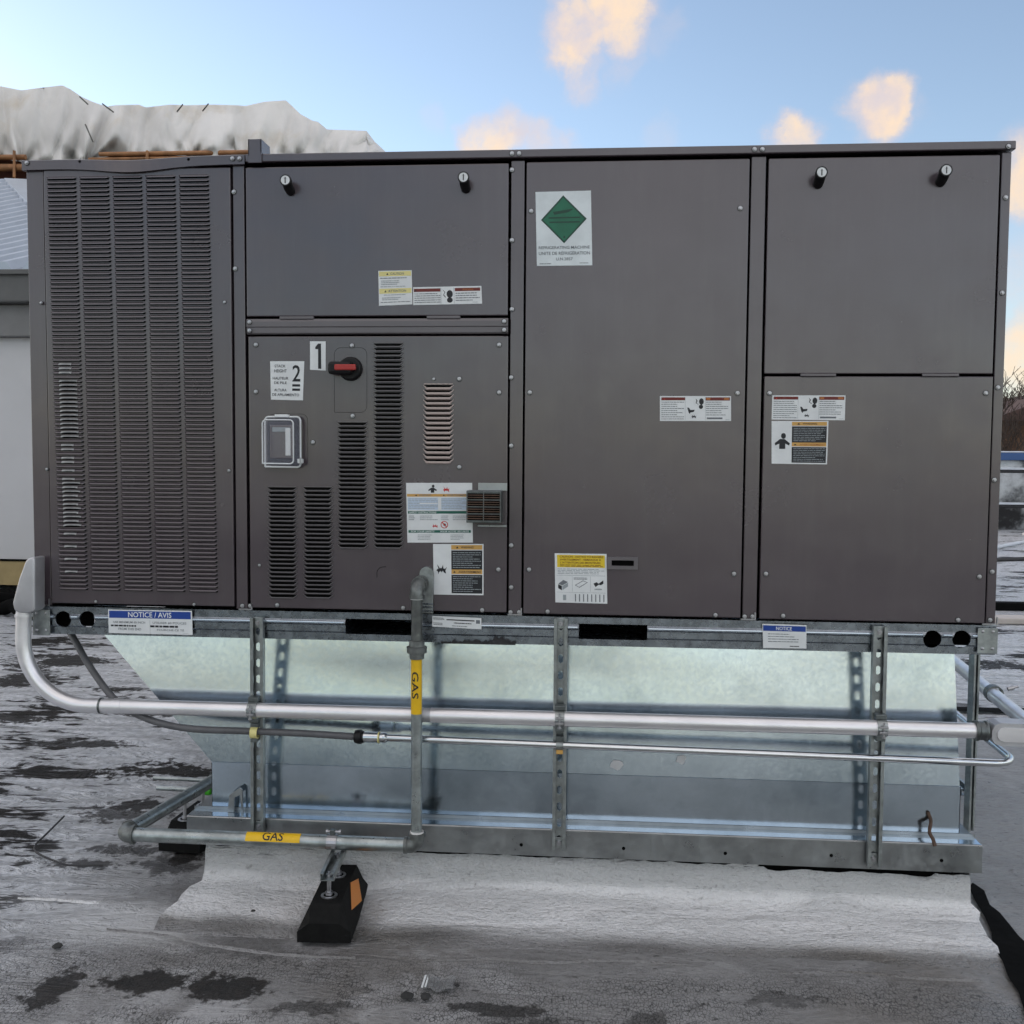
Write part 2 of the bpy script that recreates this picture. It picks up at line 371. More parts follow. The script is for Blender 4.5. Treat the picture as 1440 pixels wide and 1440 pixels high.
# ------------------------------------------------------------------ the roof deck (setting)
def roof_material():
    mt = bpy.data.materials.new('coated_roof'); mt.use_nodes = True
    t = NT(mt.node_tree); b = t.n['Principled BSDF']
    geo = t.new('ShaderNodeNewGeometry').outputs['Position']
    sep = t.new('ShaderNodeSeparateXYZ'); t.l.new(geo, sep.inputs[0]); X, Y = sep.outputs[0], sep.outputs[1]
    streak = t.mapping(geo, (.6, 1.1, 1), rot=(0, 0, .65))
    nb = t.noise(streak, 1.25, 6, .62, .5); nm = t.noise(streak, 4.5, 6, .62, .8); nf = t.noise(geo, 26, 5, .65)
    nv = t.noise(t.mapping(geo, (.6, 1.6, 1)), 60, 4, .7)
    wr = t.noise(t.mapping(geo, (.5, 1.5, 1), rot=(0, 0, .6)), 6.5, 5, .66, 1.6)
    left = t.smooth(X, .55, -.25)                       # the older, weathered field beside the curb
    far = t.smooth(Y, 1.6, 3.2)
    old = t.math('MAXIMUM', left, far)
    # coat: pale silver, worn through to bitumen in streaks and blotches
    worn = t.math('ADD', t.math('MULTIPLY', nb, .55), t.math('MULTIPLY', nm, .45))
    worn_old = t.smooth(t.math('ADD', worn, t.math('MULTIPLY', t.math('SUBTRACT', wr, .5), .45)), .535, .59)
    worn_new = t.math('MULTIPLY', t.smooth(t.math('ADD', worn, t.math('MULTIPLY', nf, .15)), .66, .74), .75)
    wm = t.new('ShaderNodeMix'); t.set(wm, 0, old); t.set(wm, 2, worn_new); t.set(wm, 3, worn_old); mask = wm.outputs[0]
    # blotches with a shape of their own: wet bitumen and old stains (x, y, rx, ry)
    wob = t.math('ADD', t.math('MULTIPLY', t.math('SUBTRACT', nm, .5), 3.2), t.math('MULTIPLY', t.math('SUBTRACT', nf, .5), 2.2))
    for cx, cy, rx, ry, s in [(-.10, 1.15, .30, .15, 1), (.60, -.56, .12, .07, .95), (.84, -.57, .14, .075, .95), (.38, -.60, .06, .10, .9), (1.06, -.62, .10, .05, .6),
                              (-.05, .62, .22, .10, .8), (.13, .30, .16, .07, .8), (.05, .17, .18, .06, .8), (.36, .18, .12, .10, .7), (-.62, 1.5, .30, .08, .9), (-.55, 1.05, .2, .06, .9),
                              (-.4, 2.1, .5, .12, .9), (-.3, 2.7, .6, .10, .9), (1.52, -.58, .13, .03, .8), (1.90, -.62, .06, .05, .6), (2.25, -.48, .12, .04, .5), (.72, -.12, .16, .10, .6), (.8, -.3, .2, .08, .35),
                              (95, 930, 105, 13, 2), (25, 955, 60, 12, 2), (160, 968, 60, 6, 2), (25, 1010, 50, 10, 2), (190, 1132, 50, 18, 2), (265, 1200, 30, 22, 2), (1420, 935, 60, 8, 2)]:
        if s == 2:      # given by photo position: centre and half size in pixels
            q0 = P(cx, cy, Z=0); rx = abs(P(cx+rx, cy, Z=0).x-q0.x); ry = abs(P(cx, cy+ry, Z=0).y-q0.y); cx, cy, s = q0.x, q0.y, .95
        dx = t.math('DIVIDE', t.math('SUBTRACT', X, cx), rx); dy = t.math('DIVIDE', t.math('SUBTRACT', Y, cy), ry)
        q = t.math('SUBTRACT', 1.0, t.math('SQRT', t.math('ADD', t.math('MULTIPLY', dx, dx), t.math('MULTIPLY', dy, dy))))
        q = t.math('MULTIPLY', t.smooth(t.math('ADD', q, wob), 0.05, .42), s)
        mask = t.math('MAXIMUM', mask, q)
    # fine craze of the foreground coat
    vor = t.new('ShaderNodeTexVoronoi', feature='DISTANCE_TO_EDGE'); t.set(vor, 'Vector', t.vmath('ADD', t.mapping(geo, (1.8, 1, 1)), t.vmath('SCALE', t.new('ShaderNodeTexNoise', inp={'Vector': geo, 'Scale': 30.0}).outputs[1], scale=.03)))
    vor.inputs['Scale'].default_value = 62
    near = t.math('MULTIPLY', t.smooth(Y, -.22, -.45), t.smooth(nm, .36, .60))
    crack = t.math('MULTIPLY', t.smooth(vor.outputs[0], .10, .02), near)
    coat = t.mix(t.smooth(nb, .3, .7), (.20, .197, .196), (.31, .307, .306))
    coat = t.mix(t.math('MULTIPLY', t.smooth(nv, .45, .75), .75), coat, (.115, .110, .106))
    coat = t.mix(t.math('MULTIPLY', t.smooth(t.noise(geo, 1.1, 4, .6), .52, .7), .35), coat, (.16, .138, .112))
    coat_old = t.mix(t.smooth(nf, .3, .75), (.80, .83, .88), (.47, .49, .52))
    coat = t.mix(t.math('MULTIPLY', t.smooth(t.noise(t.mapping(geo, (.9, .8, 1), loc=(3, 1, 0)), 3.4, 6, .68, .6), .50, .66), t.smooth(X, 2.4, .6, .25, .65)), coat, (.50, .50, .51))    # blotches of better kept coating
    q0 = P(175, 1295, Z=0)      # paler coat left of the curb
    lx = t.math('DIVIDE', t.math('SUBTRACT', X, q0.x), .42); ly = t.math('DIVIDE', t.math('SUBTRACT', Y, q0.y), .20)
    lq = t.math('ADD', t.math('SUBTRACT', 1.0, t.math('SQRT', t.math('ADD', t.math('MULTIPLY', lx, lx), t.math('MULTIPLY', ly, ly)))), t.math('MULTIPLY', t.math('SUBTRACT', nm, .5), 1.6))
    coat = t.mix(t.math('MULTIPLY', t.smooth(lq, .0, .7), .75), coat, (.60, .605, .61))
    base = t.mix(old, coat, coat_old)
    base = t.mix(t.smooth(Y, -1.5, -2.6), base, (.10, .096, .094))      # roof behind the camera, painted dark to deepen the reflections
    tar = t.mix(t.smooth(nf, .4, .75), (.010, .0095, .009), (.034, .029, .026))
    col = t.mix(mask, base, tar)
    col = t.mix(t.math('MULTIPLY', crack, .95), col, (.022, .021, .020))
    fleck = t.math('MULTIPLY', t.smooth(t.noise(t.mapping(geo, (.8, 1.6, 1)), 42, 3, .6, .6), .645, .70), .85)
    col = t.mix(fleck, col, (.035, .033, .032))
    t.set(b, 'Base Color', col)
    t.set(b, 'Roughness', t.math('ADD', t.math('MULTIPLY', nf, .35), t.math('ADD', .16, t.math('MULTIPLY', mask, .2))))
    t.set(b, 'Specular IOR Level', t.smooth(mask, 0, 1, .45, .15))
    h = t.math('ADD', t.math('MULTIPLY', wr, t.math('MULTIPLY', t.math('ADD', .12, old), .12)), t.math('MULTIPLY', nf, .006))
    h = t.math('ADD', h, t.math('MULTIPLY', nv, .0050))
    bn = t.new('ShaderNodeBump'); bn.inputs['Strength'].default_value = .9; bn.inputs['Distance'].default_value = 1.0
    t.set(bn, 'Height', h); t.l.new(bn.outputs[0], b.inputs['Normal'])
    MATS['roof'] = mt

roof_material()

def axis_steps(lo, a, b, hi, fine, grow=1.35):
    xs = []; x = a
    while x < b: xs.append(x); x += fine
    xs.append(b); st = fine; x = b
    while x < hi: st *= grow; x += st; xs.append(min(x, hi))
    st = fine; x = a; pre = []
    while x > lo: st *= grow; x -= st; pre.append(max(x, lo))
    return pre[::-1]+xs

def build_roof():
    xs = axis_steps(-200, -1.2, 4.2, 200, .035); ys = axis_steps(-120, -1.2, 3.0, 260, .035)
    vs = []; nx = len(xs)
    for y in ys:
        for x in xs:
            f = max(0, min(1, min(x+2.5, 5.5-x, y+2.5, 5.0-y)))
            old = max(0, min(1, (.35-x)/.6))
            z = noise.noise(Vector((x*1.1, y*2.6, 0)))*.010*(0.35+old)+noise.noise(Vector((x*3.2+4, y*7.5, 3)))*.006*(.15+old)
            vs.append((x, y, z*f-.004))
    fs = [(j*nx+i, j*nx+i+1, (j+1)*nx+i+1, (j+1)*nx+i) for j in range(len(ys)-1) for i in range(nx-1)]
    mb = MB(); mb.add(vs, fs, 'roof', True); o = mb.build('roof_ground'); o['kind'] = 'structure'
    return o
ground = build_roof()

# ------------------------------------------------------------------ the rooftop unit
UNIT = thing('rooftop_unit', 'large dark grey packaged rooftop air handling unit with louvered left end', 'air conditioner', (1.47, 1.0, .81))
PF = -.006     # front of the panels; posts stand at y = 0

core = MB()
core.box(.012, 2.928, .03, 2.12, .902, 2.262, 'interior')
core.build('inner_casing', UNIT)
sides = MB()
sides.box(.002, .010, .032, 2.12, .903, 2.262, 'paint'); sides.build('side_panel', UNIT)
sides = MB()
sides.box(2.930, 2.938, .032, 2.12, .903, 2.262, 'paint'); sides.build('side_panel', UNIT)
MB().box(.002, 2.938, 2.122, 2.13, .903, 2.262, 'paint').build('back_panel', UNIT)

def post(x0, x1, z0=.904, z1=2.263, y1=.05):
    b = MB(); b.box(x0, x1, 0.0, y1, z0, z1, 'paint', .0025); return b.build('corner_post' if x0 < .01 or x1 > 2.9 else 'mullion_post', UNIT)
post(.0, .054); p1 = post(.655, .691); p2 = post(1.506, 1.546); p3 = post(2.209, 2.251); post(2.913, 2.940)

def panel(name, x0, x1, z0, z1, y=PF, th=.022, mat='paint'):
    b = MB(); b.box(x0, x1, y, y+th, z0, z1, mat, .003); return b.build(name, UNIT)
coil = panel('coil_panel', .058, .650, .912, 2.256)
door1 = panel('access_door', .698, 1.499, 1.806, 2.254)
ctrl = panel('control_panel', .702, 1.501, .910, 1.746)
mid = panel('center_panel', 1.552, 2.203, .908, 2.256)
door2 = panel('access_door', 2.257, 2.906, 1.633, 2.255)
low = panel('lower_panel', 2.258, 2.908, .906, 1.626)

rl = MB()   # folded cross rail between door and control panel
rl.prism([(-.010, 1.756), (-.010, 1.772), (-.0125, 1.775), (-.0125, 1.790), (-.009, 1.798), (.03, 1.798), (.03, 1.752), (-.006, 1.752)], .699, 1.500, 'paint_light', 'yz')
crossrail = rl.build('cross_rail', UNIT)

# top cap: straight to the right, dented and sprung above the coil panel
cp = MB(); cp.box(.700, 2.946, -.014, 2.14, 2.2672, 2.2915, 'paint', .003)
cap = cp.build('top_cap', UNIT)
cp = MB(); n = 24; vs = []; fs = []
for i in range(n+1):
    x = -.006+.704*i/n; s = math.exp(-((x-.345)/.13)**2)*.016; tilt = .006*(x/.7)-.006
    top = 2.2905-.45*s+tilt; bot = 2.262-s+tilt*1.2; k = math.exp(-((x-.345)/.10)**2)*.004
    vs += [(x, 2.14, top), (x, -.011, top), (x, -.014, top-.002), (x, -.014-k, bot), (x, -.004, bot-.001), (x, .0015, bot)]
fs = [(i*6+k, (i+1)*6+k, (i+1)*6+k+1, i*6+k+1) for i in range(n) for k in range(5)]
cp.add(vs, fs, 'paint', False)
cap_l = cp.build('top_cap', UNIT, label='dented left length of the top cap')
tb = MB(); a = P(349, 196, -.018); b_ = P(368, 229, -.018)
tb.box(a.x, b_.x, -.020, -.016, b_.z, a.z, 'paint', .001); tb.box(a.x, a.x+.003, -.02, .05, b_.z+.02, a.z, 'paint'); tb.box(b_.x-.003, b_.x, -.02, .06, b_.z+.03, a.z, 'paint')
tb.build('corner_tab', UNIT)

# screws
sc = MB(); sc.lathe((0, 0, 0), (0, -1, 0), [(0, .0082), (.0012, .0082), (.0016, .0066)], 'screw_washer', 14)
sc.lathe((0, 0, 0), (0, -1, 0), [(.0014, .0066), (.0026, .0064), (.0028, .0048), (.0062, .0044), (.0068, .0036), (.0068, 0)], 'screw', 10)
SCREW = sc.mesh('screw')
def screws(parent, y, pts, name='screw', s=1.0):
    for u, v in pts:
        p = P(u, v, y); o = link(name, SCREW, parent, (p.x, y, p.z)); o.scale = (s, s, s)
        o.rotation_euler = (0, random.uniform(0, 1), 0)
screws(coil, PF, [(58, 426), (316, 425), (322, 662), (135, 846), (273, 850), (66, 660)], s=.72)
screws(p1, 0, [(329, 270), (331, 378), (341, 852), (352, 852)])
screws(ctrl, PF, [(360, 485), (360, 551), (702, 485), (702, 552), (701, 801), (495, 486), (496, 585), (646, 533), (646, 657), (390, 851), (567, 855), (678, 858), (440, 622)])
screws(ctrl, PF, [(610, 533), (365, 795)], s=.7)
screws(crossrail, -.0125, [(351, 453), (351, 465), (709, 452), (709, 464)])
screws(p2, 0, [(720, 239), (720, 338), (720, 435), (719, 531), (719, 627), (719, 767), (719, 826), (718, 861), (730, 861)])
screws(mid, PF, [(747, 297), (1041, 293), (745, 552), (1037, 553), (744, 801), (1032, 807), (770, 860), (1006, 865)])
screws(p3, 0, [(1047, 867), (1058, 867)])
screws(low, PF, [(1082, 553), (1386, 553), (1077, 807), (1377, 811), (1101, 866), (1347, 872)])
screws(UNIT, 0, [(1414, 278), (1409, 412), (1403, 545), (1398, 675), (1395, 804), (57, 847), (1392, 872)])
screws(cap, -.014, [(720, 216), (730, 216), (1061, 210), (1072, 210), (1418, 206)])
screws(cap_l, -.015, [(38, 229), (327, 223), (337, 223)])
for u, v in ((112, 227), (265, 224)):      # punched holes in the cap
    p = P(u, v, -.0145); MB().lathe((p.x, -.0142, p.z), (0, -1, 0), [(0, .0045), (.0004, .0035), (.0004, 0)], 'interior', 10).build('punched_hole', cap_l)
# small foot clips where the posts meet the base
for u in (346, 724, 1052, 1392, 62):
    p = P(u, 862 if u > 100 else 853, 0); b = MB(); b.box(p.x-.022, p.x+.022, -.005, .0, .902, .906, 'screw'); b.box(p.x+.018, p.x+.022, -.006, -.001, .902, .925, 'screw'); b.build('foot_clip', UNIT)

# ---- condenser louvers: 5 columns x 97 rows of pressed hoods that open downwards
def louver_mesh(w, h, d, bent=None, mat='paint'):
    """pressed hood: top edge on the sheet, lip standing d proud, rounded closed ends; dark slot behind."""
    nx = 12; prof = [(0, 0), (-.0015, .45), (-.0035, .8), (-.0065, 1.0), (-h, 1.0)]
    vs = []
    for i in range(nx+1):
        s = i/nx; x = (s-.5)*w; e = min(s, 1-s)*w/.008; f = math.sqrt(max(0, 1-(1-min(1, e))**2))
        lift = 0; g = f
        if bent:
            a, b, amt = bent
            q = max(0, min(1, (s-a)/.06))*max(0, min(1, (b-s)/.06)); lift = q*amt; g = f*(1-.25*q)
        for z, y in prof: vs.append((x, -d*y*g-(.0001), z*(.35+.65*f)+lift*(-z/h)))
    k = len(prof); fs = [(i*k+j, (i+1)*k+j, (i+1)*k+j+1, i*k+j+1) for i in range(nx) for j in range(k-1)]
    mb = MB(); o = 0
    if bent:
        a, b, _ = bent
        for f_ in fs:
            s = (f_[0]//k+.5)/nx; mb_mat = 'paint_worn' if a < s < b and f_[0] % k >= 1 else mat
            mb.f.append(f_); mb.mi.append(mb.mat(mb_mat)); mb.sm.append(False)
        mb.v = [tuple(q) for q in vs]
    else: mb.add(vs, fs, mat, False)
    mb.add([(-w/2+.003, -.0004, -.0015), (w/2-.003, -.0004, -.0015), (w/2-.003, -.0004, -h-.0024), (-w/2+.003, -.0004, -h-.0024)], [(0, 1, 2, 3)], 'interior')
    return mb
COLX = [(.0685+i*.1050, .0685+i*.1050+.0975) for i in range(5)]
ROWS = 97; ztop = 2.235; zbot = .953; pitch = (ztop-zbot)/ROWS
LW = .0975
LOUV = louver_mesh(LW, .0086, .0085).mesh('louver')
BENT = [louver_mesh(LW, .0086, .0085, (.28, .66+.1*k, .0012+.0010*k)).mesh('louver') for k in range(3)]
rest = MB(); proto = louver_mesh(LW, .0086, .0085)
rnd = random.Random(3)
for c, (x0, x1) in enumerate(COLX):
    for r in range(ROWS):
        z = ztop-r*pitch; xc = (x0+x1)/2+.016*(r/ROWS); me = LOUV
        if c == 0 and 43 <= r <= 92:
            ph = (r-43)/49.0
            if 4 <= r-43 <= 17: me = BENT[2]
            elif 28 <= r-43 <= 38: me = BENT[1+(r % 2)]
            elif rnd.random() < .55: me = BENT[0]
        if c < 3: link('louver', me, coil, (xc, PF, z))
        else:
            for o in range(1): rest.add([(v[0]+xc, v[1]+PF, v[2]+z) for v in proto.v], [f for f, k in zip(proto.f, proto.mi) if k == 0], 'paint'); \
                rest.add([(v[0]+xc, v[1]+PF, v[2]+z) for v in proto.v], [f for f, k in zip(proto.f, proto.mi) if k == 1], 'interior')
o = rest.build('louver_field', coil); o['kind'] = 'stuff'

# ---- control panel vents: pressed-in slots with a bright turned lip below each
def vent_mesh(w, h, mat, lip=.0032):
    mb = MB(); a = w/2
    mb.add([(-a+.002, -.0003, -.0008), (a-.002, -.0003, -.0008), (a-.010, -.0003, -h), (-a+.010, -.0003, -h)], [(0, 1, 2, 3)], 'interior')
    path = [(-a, 0), (-a+.012, -h), (a-.012, -h), (a, 0)]
    vs = []; fs = []
    for i, (x, z) in enumerate(path):
        t = .0015 if i in (0, 3) else lip; d = .002 if i in (0, 3) else .0065
        vs += [(x, 0, z+t*.2), (x, -d, z+t*.5), (x, -d, z-t*.5), (x, 0, z-t)]
    fs = [(i*4+k, (i+1)*4+k, (i+1)*4+k+1, i*4+k+1) for i in range(3) for k in range(3)]
    mb.add(vs, fs, mat)
    return mb.mesh('vent_louver')
def vent_column(u0, u1, v0, v1, n, mat='paint_light'):
    a = P(u0, v0, PF); b = P(u1, v1, PF); w = b.x-a.x; pit = (a.z-b.z)/n; me = vent_mesh(w, pit*.74, mat, .0062 if mat == 'beige' else .0032)
    t = MB(); t.box((a.x+b.x)/2-w/2+.003, (a.x+b.x)/2+w/2-.003, PF-.003, PF, a.z+.0005, a.z+.0035, mat, .001); t.build('vent_lip', ctrl)
    for i in range(n): link('vent_louver', me, ctrl, ((a.x+b.x)/2, PF, a.z-i*pit))
vent_column(524.5, 568, 483, 772, 47); vent_column(474, 518, 594, 772, 29)
vent_column(376, 419, 685, 842, 26); vent_column(426, 469, 685, 842, 26)
vent_column(595, 638, 541, 652, 16, 'beige')
# pressed outlines of the knock-out plates around switch and receptacle
def outline(u0, v0, u1, v1, parent=ctrl, rad=.02, name='pressed_outline', w=.0005, sides=None):
    a = P(u0, v0, PF); b = P(u1, v1, PF)
    pts = fillet([(a.x, PF, b.z), (a.x, PF, a.z), (b.x, PF, a.z), (b.x, PF, b.z), (a.x+.0001, PF, b.z)], rad, 5)
    MB().tube(pts, w, 'interior', 4, True, False).build(name, parent)
outline(470, 489, 516, 580); outline(377, 582, 433, 656)
MB().tube(fillet([P(530, 812, PF), P(530, 798, PF), P(543, 797, PF)], .02), .0009, 'interior', 4).build('pressed_outline', ctrl)

# latches, hinges, handle
def latch(u, v, parent):
    p = P(u, v-4, PF-.045); b = MB()   # the cap faces the viewer; the barrel runs back to the door
    b.lathe((p.x, PF-.030, p.z), (0, -1, 0), [(0, .0150), (.014, .0160), (.018, .0172), (.021, .0168), (.021, .0135)], 'black_plastic', 24)
    b.tube([(p.x+.001, PF, p.z-.020), (p.x+.0005, PF-.018, p.z-.014), (p.x, PF-.036, p.z-.004)], [.0145, .0150, .0150], 'black_plastic', 20)
    l = b.build('quarter_turn_latch', parent)
    f = MB(); f.lathe((p.x, PF-.0505, p.z), (0, -1, 0), [(0, .0138), (.0012, .0132), (.0012, 0)], 'white_vinyl', 20)
    f.box(p.x-.0014, p.x+.0014, PF-.0524, PF-.0518, p.z-.009, p.z+.009, 'ink'); f.box(p.x-.004, p.x+.004, PF-.0522, PF-.0517, p.z+.0035, p.z+.0045, 'ink_pale')
    return l, f
for (u, v), d in (((402, 258), door1), ((652, 254), door1), ((1155, 247), door2), ((1330, 244), door2)):
    l, f = latch(u, v, d); f.build('latch_face', d)
for u0, u1, v in ((393, 441, 447), (600, 647, 447), ):
    a = P(u0, v, -.012); b = P(u1, v, -.012); MB().box(a.x, b.x, -.013, -.004, 1.797, 1.8055, 'paint_light', .0015).build('hinge', door1)
for u0, u1, v in ((1126, 1176, 530), (1297, 1349, 531)):
    a = P(u0, v, -.012); b = P(u1, v, -.012); MB().box(a.x, b.x, -.011, -.004, 1.6255, 1.6335, 'paint_light', .0015).build('hinge', door2)
a = P(854, 783, PF-.004); b_ = P(897, 801, PF-.004); h = MB()
x0, x1, z0, z1 = a.x, b_.x, b_.z, a.z; ix0, ix1, iz0, iz1 = x0+.013, x1-.012, z0+.0105, z1-.010
for bx in ((x0, ix0, z0, z1), (ix1, x1, z0, z1), (ix0, ix1, z0, iz0), (ix0, ix1, iz1, z1)): h.box(bx[0], bx[1], PF-.006, PF-.0002, bx[2], bx[3], 'paint_light')
h.add([(ix0, PF-.0006, iz0), (ix1, PF-.0006, iz0), (ix1, PF-.0006, iz1), (ix0, PF-.0006, iz1)], [(0, 1, 2, 3)], 'interior')
h.build('recessed_handle', mid)

# disconnect switch with red grip
p = P(491, 518, PF-.02); g = P(463, 517, PF-.03)
b = MB(); b.lathe((p.x, PF, p.z), (0, -1, 0), [(0, .037), (.008, .036), (.016, .0335), (.018, .030), (.018, 0)], 'black_plastic', 32)
b.box(g.x-.002, p.x+.012, PF-.046, PF-.014, p.z-.019, p.z+.019, 'black_plastic', .009)
sw = b.build('disconnect_switch', UNIT)
b = MB(); x0 = P(470, 517, PF-.048).x; x1 = P(500, 517, PF-.048).x
b.box(x0, x1, PF-.050, PF-.040, p.z-.0075, p.z+.010, 'red', .003); b.build('red_grip', sw)

# weatherproof receptacle with clear bubble cover
RX0, RX1 = P(371, 620, PF-.03).x, P(421, 620, PF-.03).x; RZ1, RZ0 = P(395, 586, PF-.03).z, P(395, 657, PF-.03).z
b = MB(); b.box(RX0+.004, RX1-.004, PF-.014, PF-.0003, RZ0+.004, RZ1-.002, 'black_plastic', .004); recept = b.build('receptacle', UNIT)
b = MB(); b.box(RX0+.016, RX1-.024, PF-.022, PF-.0142, RZ0+.026, RZ1-.024, 'paint', .003); b.box(RX0+.024, RX1-.032, PF-.023, PF-.022, RZ1-.045, RZ1-.032, 'ink_pale'); b.build('outlet', recept)
b = MB(); b.box(RX1-.046, RX1-.030, PF-.024, PF-.0143, RZ0+.035, RZ1-.034, 'white_print', .002); b.build('outlet_insert', recept)
bm = bmesh.new(); bmesh.ops.create_cube(bm, size=1)
for q in bm.verts:
    k = .84 if q.co.y < 0 else 1; q.co = Vector(((RX0+RX1)/2+q.co.x*(RX1-RX0)*k, PF-.042+q.co.y*.054, (RZ0+RZ1)/2+q.co.z*(RZ1-RZ0)*k))
bmesh.ops.bevel(bm, geom=bm.edges[:], offset=.010, segments=3, profile=.5, affect='EDGES'); bm.verts.index_update()
outer = [q.co.copy() for q in bm.verts]; of = [[q.index for q in f.verts] for f in bm.faces]; bm.free()
cn = Vector(((RX0+RX1)/2, PF-.042, (RZ0+RZ1)/2)); b = MB()
b.add(outer, of, 'clear_plastic', True)
lid = b.build('clear_cover', recept)
b = MB()
b.tube(fillet([(RX0, PF-.018, RZ0), (RX0, PF-.018, RZ1), (RX1, PF-.018, RZ1), (RX1, PF-.018, RZ0), (RX0, PF-.018, RZ0+.001)], .012), .003, 'white_vinyl', 6)
k = .43; cx, cz = (RX0+RX1)/2, (RZ0+RZ1)/2; hw, hh = (RX1-RX0)*k, (RZ1-RZ0)*k
b.tube(fillet([(cx-hw, PF-.066, cz-hh), (cx-hw, PF-.066, cz+hh), (cx+hw, PF-.066, cz+hh), (cx+hw, PF-.066, cz-hh), (cx-hw, PF-.066, cz-hh+.001)], .012), .0022, 'white_vinyl', 6)
b.build('cover_rim', recept)
b = MB(); b.box(cx-.022, cx+.022, PF-.030, PF-.012, RZ1-.002, RZ1+.007, 'white_vinyl', .002); b.build('cover_hinge', recept)
b = MB(); b.box(RX1-.006, RX1+.010, PF-.034, PF-.018, RZ0+.012, RZ0+.026, 'white_vinyl', .002); b.box(RX1+.002, RX1+.007, PF-.037, PF-.033, RZ0+.006, RZ0+.030, 'screw', .001); b.build('cover_latch', recept)

# flue outlet: shallow box with a bar grille and a mounting flange
a = P(655, 690, -.085); b_ = P(704, 736, -.085); x0, x1, z0, z1 = a.x, b_.x, b_.z, a.z
b = MB(); b.box(x0, x1, -.072, PF-.0004, z0, z1, 'strut_dark', .002); flue = b.build('flue_outlet', UNIT)
b = MB(); b.add([(x0+.004, -.0725, z0+.004), (x1-.004, -.0725, z0+.004), (x1-.004, -.0725, z1-.004), (x0+.004, -.0725, z1-.004)], [(0, 1, 2, 3)], 'interior'); b.build('flue_opening', flue)
for i in range(13):
    z = z0+.006+(z1-z0-.012)*i/12; MB().box(x0+.002, x1-.002, -.079, -.073, z-.0016, z+.0010, 'rust' if i % 3 else 'strut_dark').build('grille_bar', flue)
MB().box((x0+x1)/2-.001, (x0+x1)/2+.001, -.080, -.0735, z0+.003, z1-.003, 'strut_dark').build('grille_bar', flue)
b = MB(); fz = P(680, 679, PF).z; b.box(x0+.028, x1+.012, PF-.004, PF-.0005, z1-.002, fz, 'galv_ledge', .001); b.box(x0+.028, x1+.012, PF-.010, PF-.0005, z0-.016, z0-.010, 'galv_ledge', .001); b.build('flue_flange', flue)

# entry plate of the gas line (tall rounded sleeve with two folded ribs at its foot)
a = P(590, 797, PF-.014); b_ = P(609, 862, PF-.014); x0, x1, z1 = a.x, b_.x, a.z; cx = (x0+x1)/2; rr = (x1-x0)/2
pl = [(x0, .906), (x1, .906), (x1, z1-rr)]+[(cx+rr*math.cos(t*math.pi/8), z1-rr+rr*math.sin(t*math.pi/8)) for t in range(1, 8)]+[(x0, z1-rr)]
b = MB(); b.prism(pl, PF-.016, PF-.0004, 'strut'); plate = b.build('pipe_sleeve', UNIT)
for z in (.914, .926, .936): MB().box(x0-.001, x1+.001, PF-.021, PF-.0165, z-.003, z+.002, 'galv_rail', .001).build('sleeve_rib', plate)

# base rail: folded galvanised channel with fork pockets and lifting holes
def base_rail():
    prof = [(0, .900), (0, .877), (-.0070, .869), (-.0070, .864), (-.001, .860), (-.001, .840), (.005, .835), (.005, .812), (.03, .810), (.03, .814), (.009, .816), (.008, .896), (.03, .897), (.03, .900)]
    b = MB(); b.prism(prof, .008, 2.944, 'galv_rail', 'yz'); o = b.build('base_rail', UNIT)
    cut = MB()
    for u, v, r in ((89, 871, .0265), (123, 871, .0265), (1311, 899, .0265), (1352, 899, .0265)):
        p = P(u, v, 0); cut.tube([(p.x, -.05, p.z), (p.x, .06, p.z)], r, 'interior', 28)
    for u0, u1, v0, v1 in ((486, 586, 870, 894), (814, 910, 877, 901)):
        a = P(u0, v0, 0); b2 = P(u1, v1, 0); cut.box(a.x, b2.x, -.05, .06, b2.z, a.z, 'interior')
    co = link('cutter', cut.mesh('cutter'))
    o.location = o.location
    md = o.modifiers.new('cut', 'BOOLEAN'); md.operation = 'DIFFERENCE'; md.solver = 'EXACT'; md.object = co
    dg = bpy.context.evaluated_depsgraph_get(); dg.update()
    me = bpy.data.meshes.new_from_object(o.evaluated_get(dg)); o.modifiers.clear(); o.data = me; me.name = 'base_rail'
    cm = co.data; bpy.data.objects.remove(co); bpy.data.meshes.remove(cm)
    return o
rail = base_rail()
for y in (2.10,): MB().box(.008, 2.944, y, y+.03, .811, .9, 'galv_rail').build('base_rail', UNIT)
for x in (.008, 2.936): MB().box(x, x+.008, .032, 2.09, .811, .9, 'galv_rail').build('base_rail', UNIT)
for u0, u1, v0, v1 in ((486, 586, 870, 894), (814, 910, 877, 901)):   # fork pocket tunnels
    a = P(u0, v0, 0); b2 = P(u1, v1, 0); t = MB()
    t.add([(a.x-.002, .009, a.z+.002), (b2.x+.002, .009, a.z+.002), (b2.x+.002, .25, a.z+.002), (a.x-.002, .25, a.z+.002)], [(0, 1, 2, 3)], 'galv_rail')
    t.add([(a.x-.002, .009, b2.z-.002), (b2.x+.002, .009, b2.z-.002), (b2.x+.002, .25, b2.z-.002), (a.x-.002, .25, b2.z-.002)], [(0, 1, 2, 3)], 'galv_rail')
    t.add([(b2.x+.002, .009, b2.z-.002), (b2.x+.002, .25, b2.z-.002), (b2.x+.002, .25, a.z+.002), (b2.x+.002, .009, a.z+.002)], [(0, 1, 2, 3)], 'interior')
    t.add([(a.x-.002, .009, b2.z-.002), (a.x-.002, .25, b2.z-.002), (a.x-.002, .25, a.z+.002), (a.x-.002, .009, a.z+.002)], [(0, 1, 2, 3)], 'galv_rail')
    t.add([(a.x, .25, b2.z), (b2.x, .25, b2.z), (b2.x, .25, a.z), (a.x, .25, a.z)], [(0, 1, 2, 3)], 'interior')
    t.build('fork_pocket', rail)
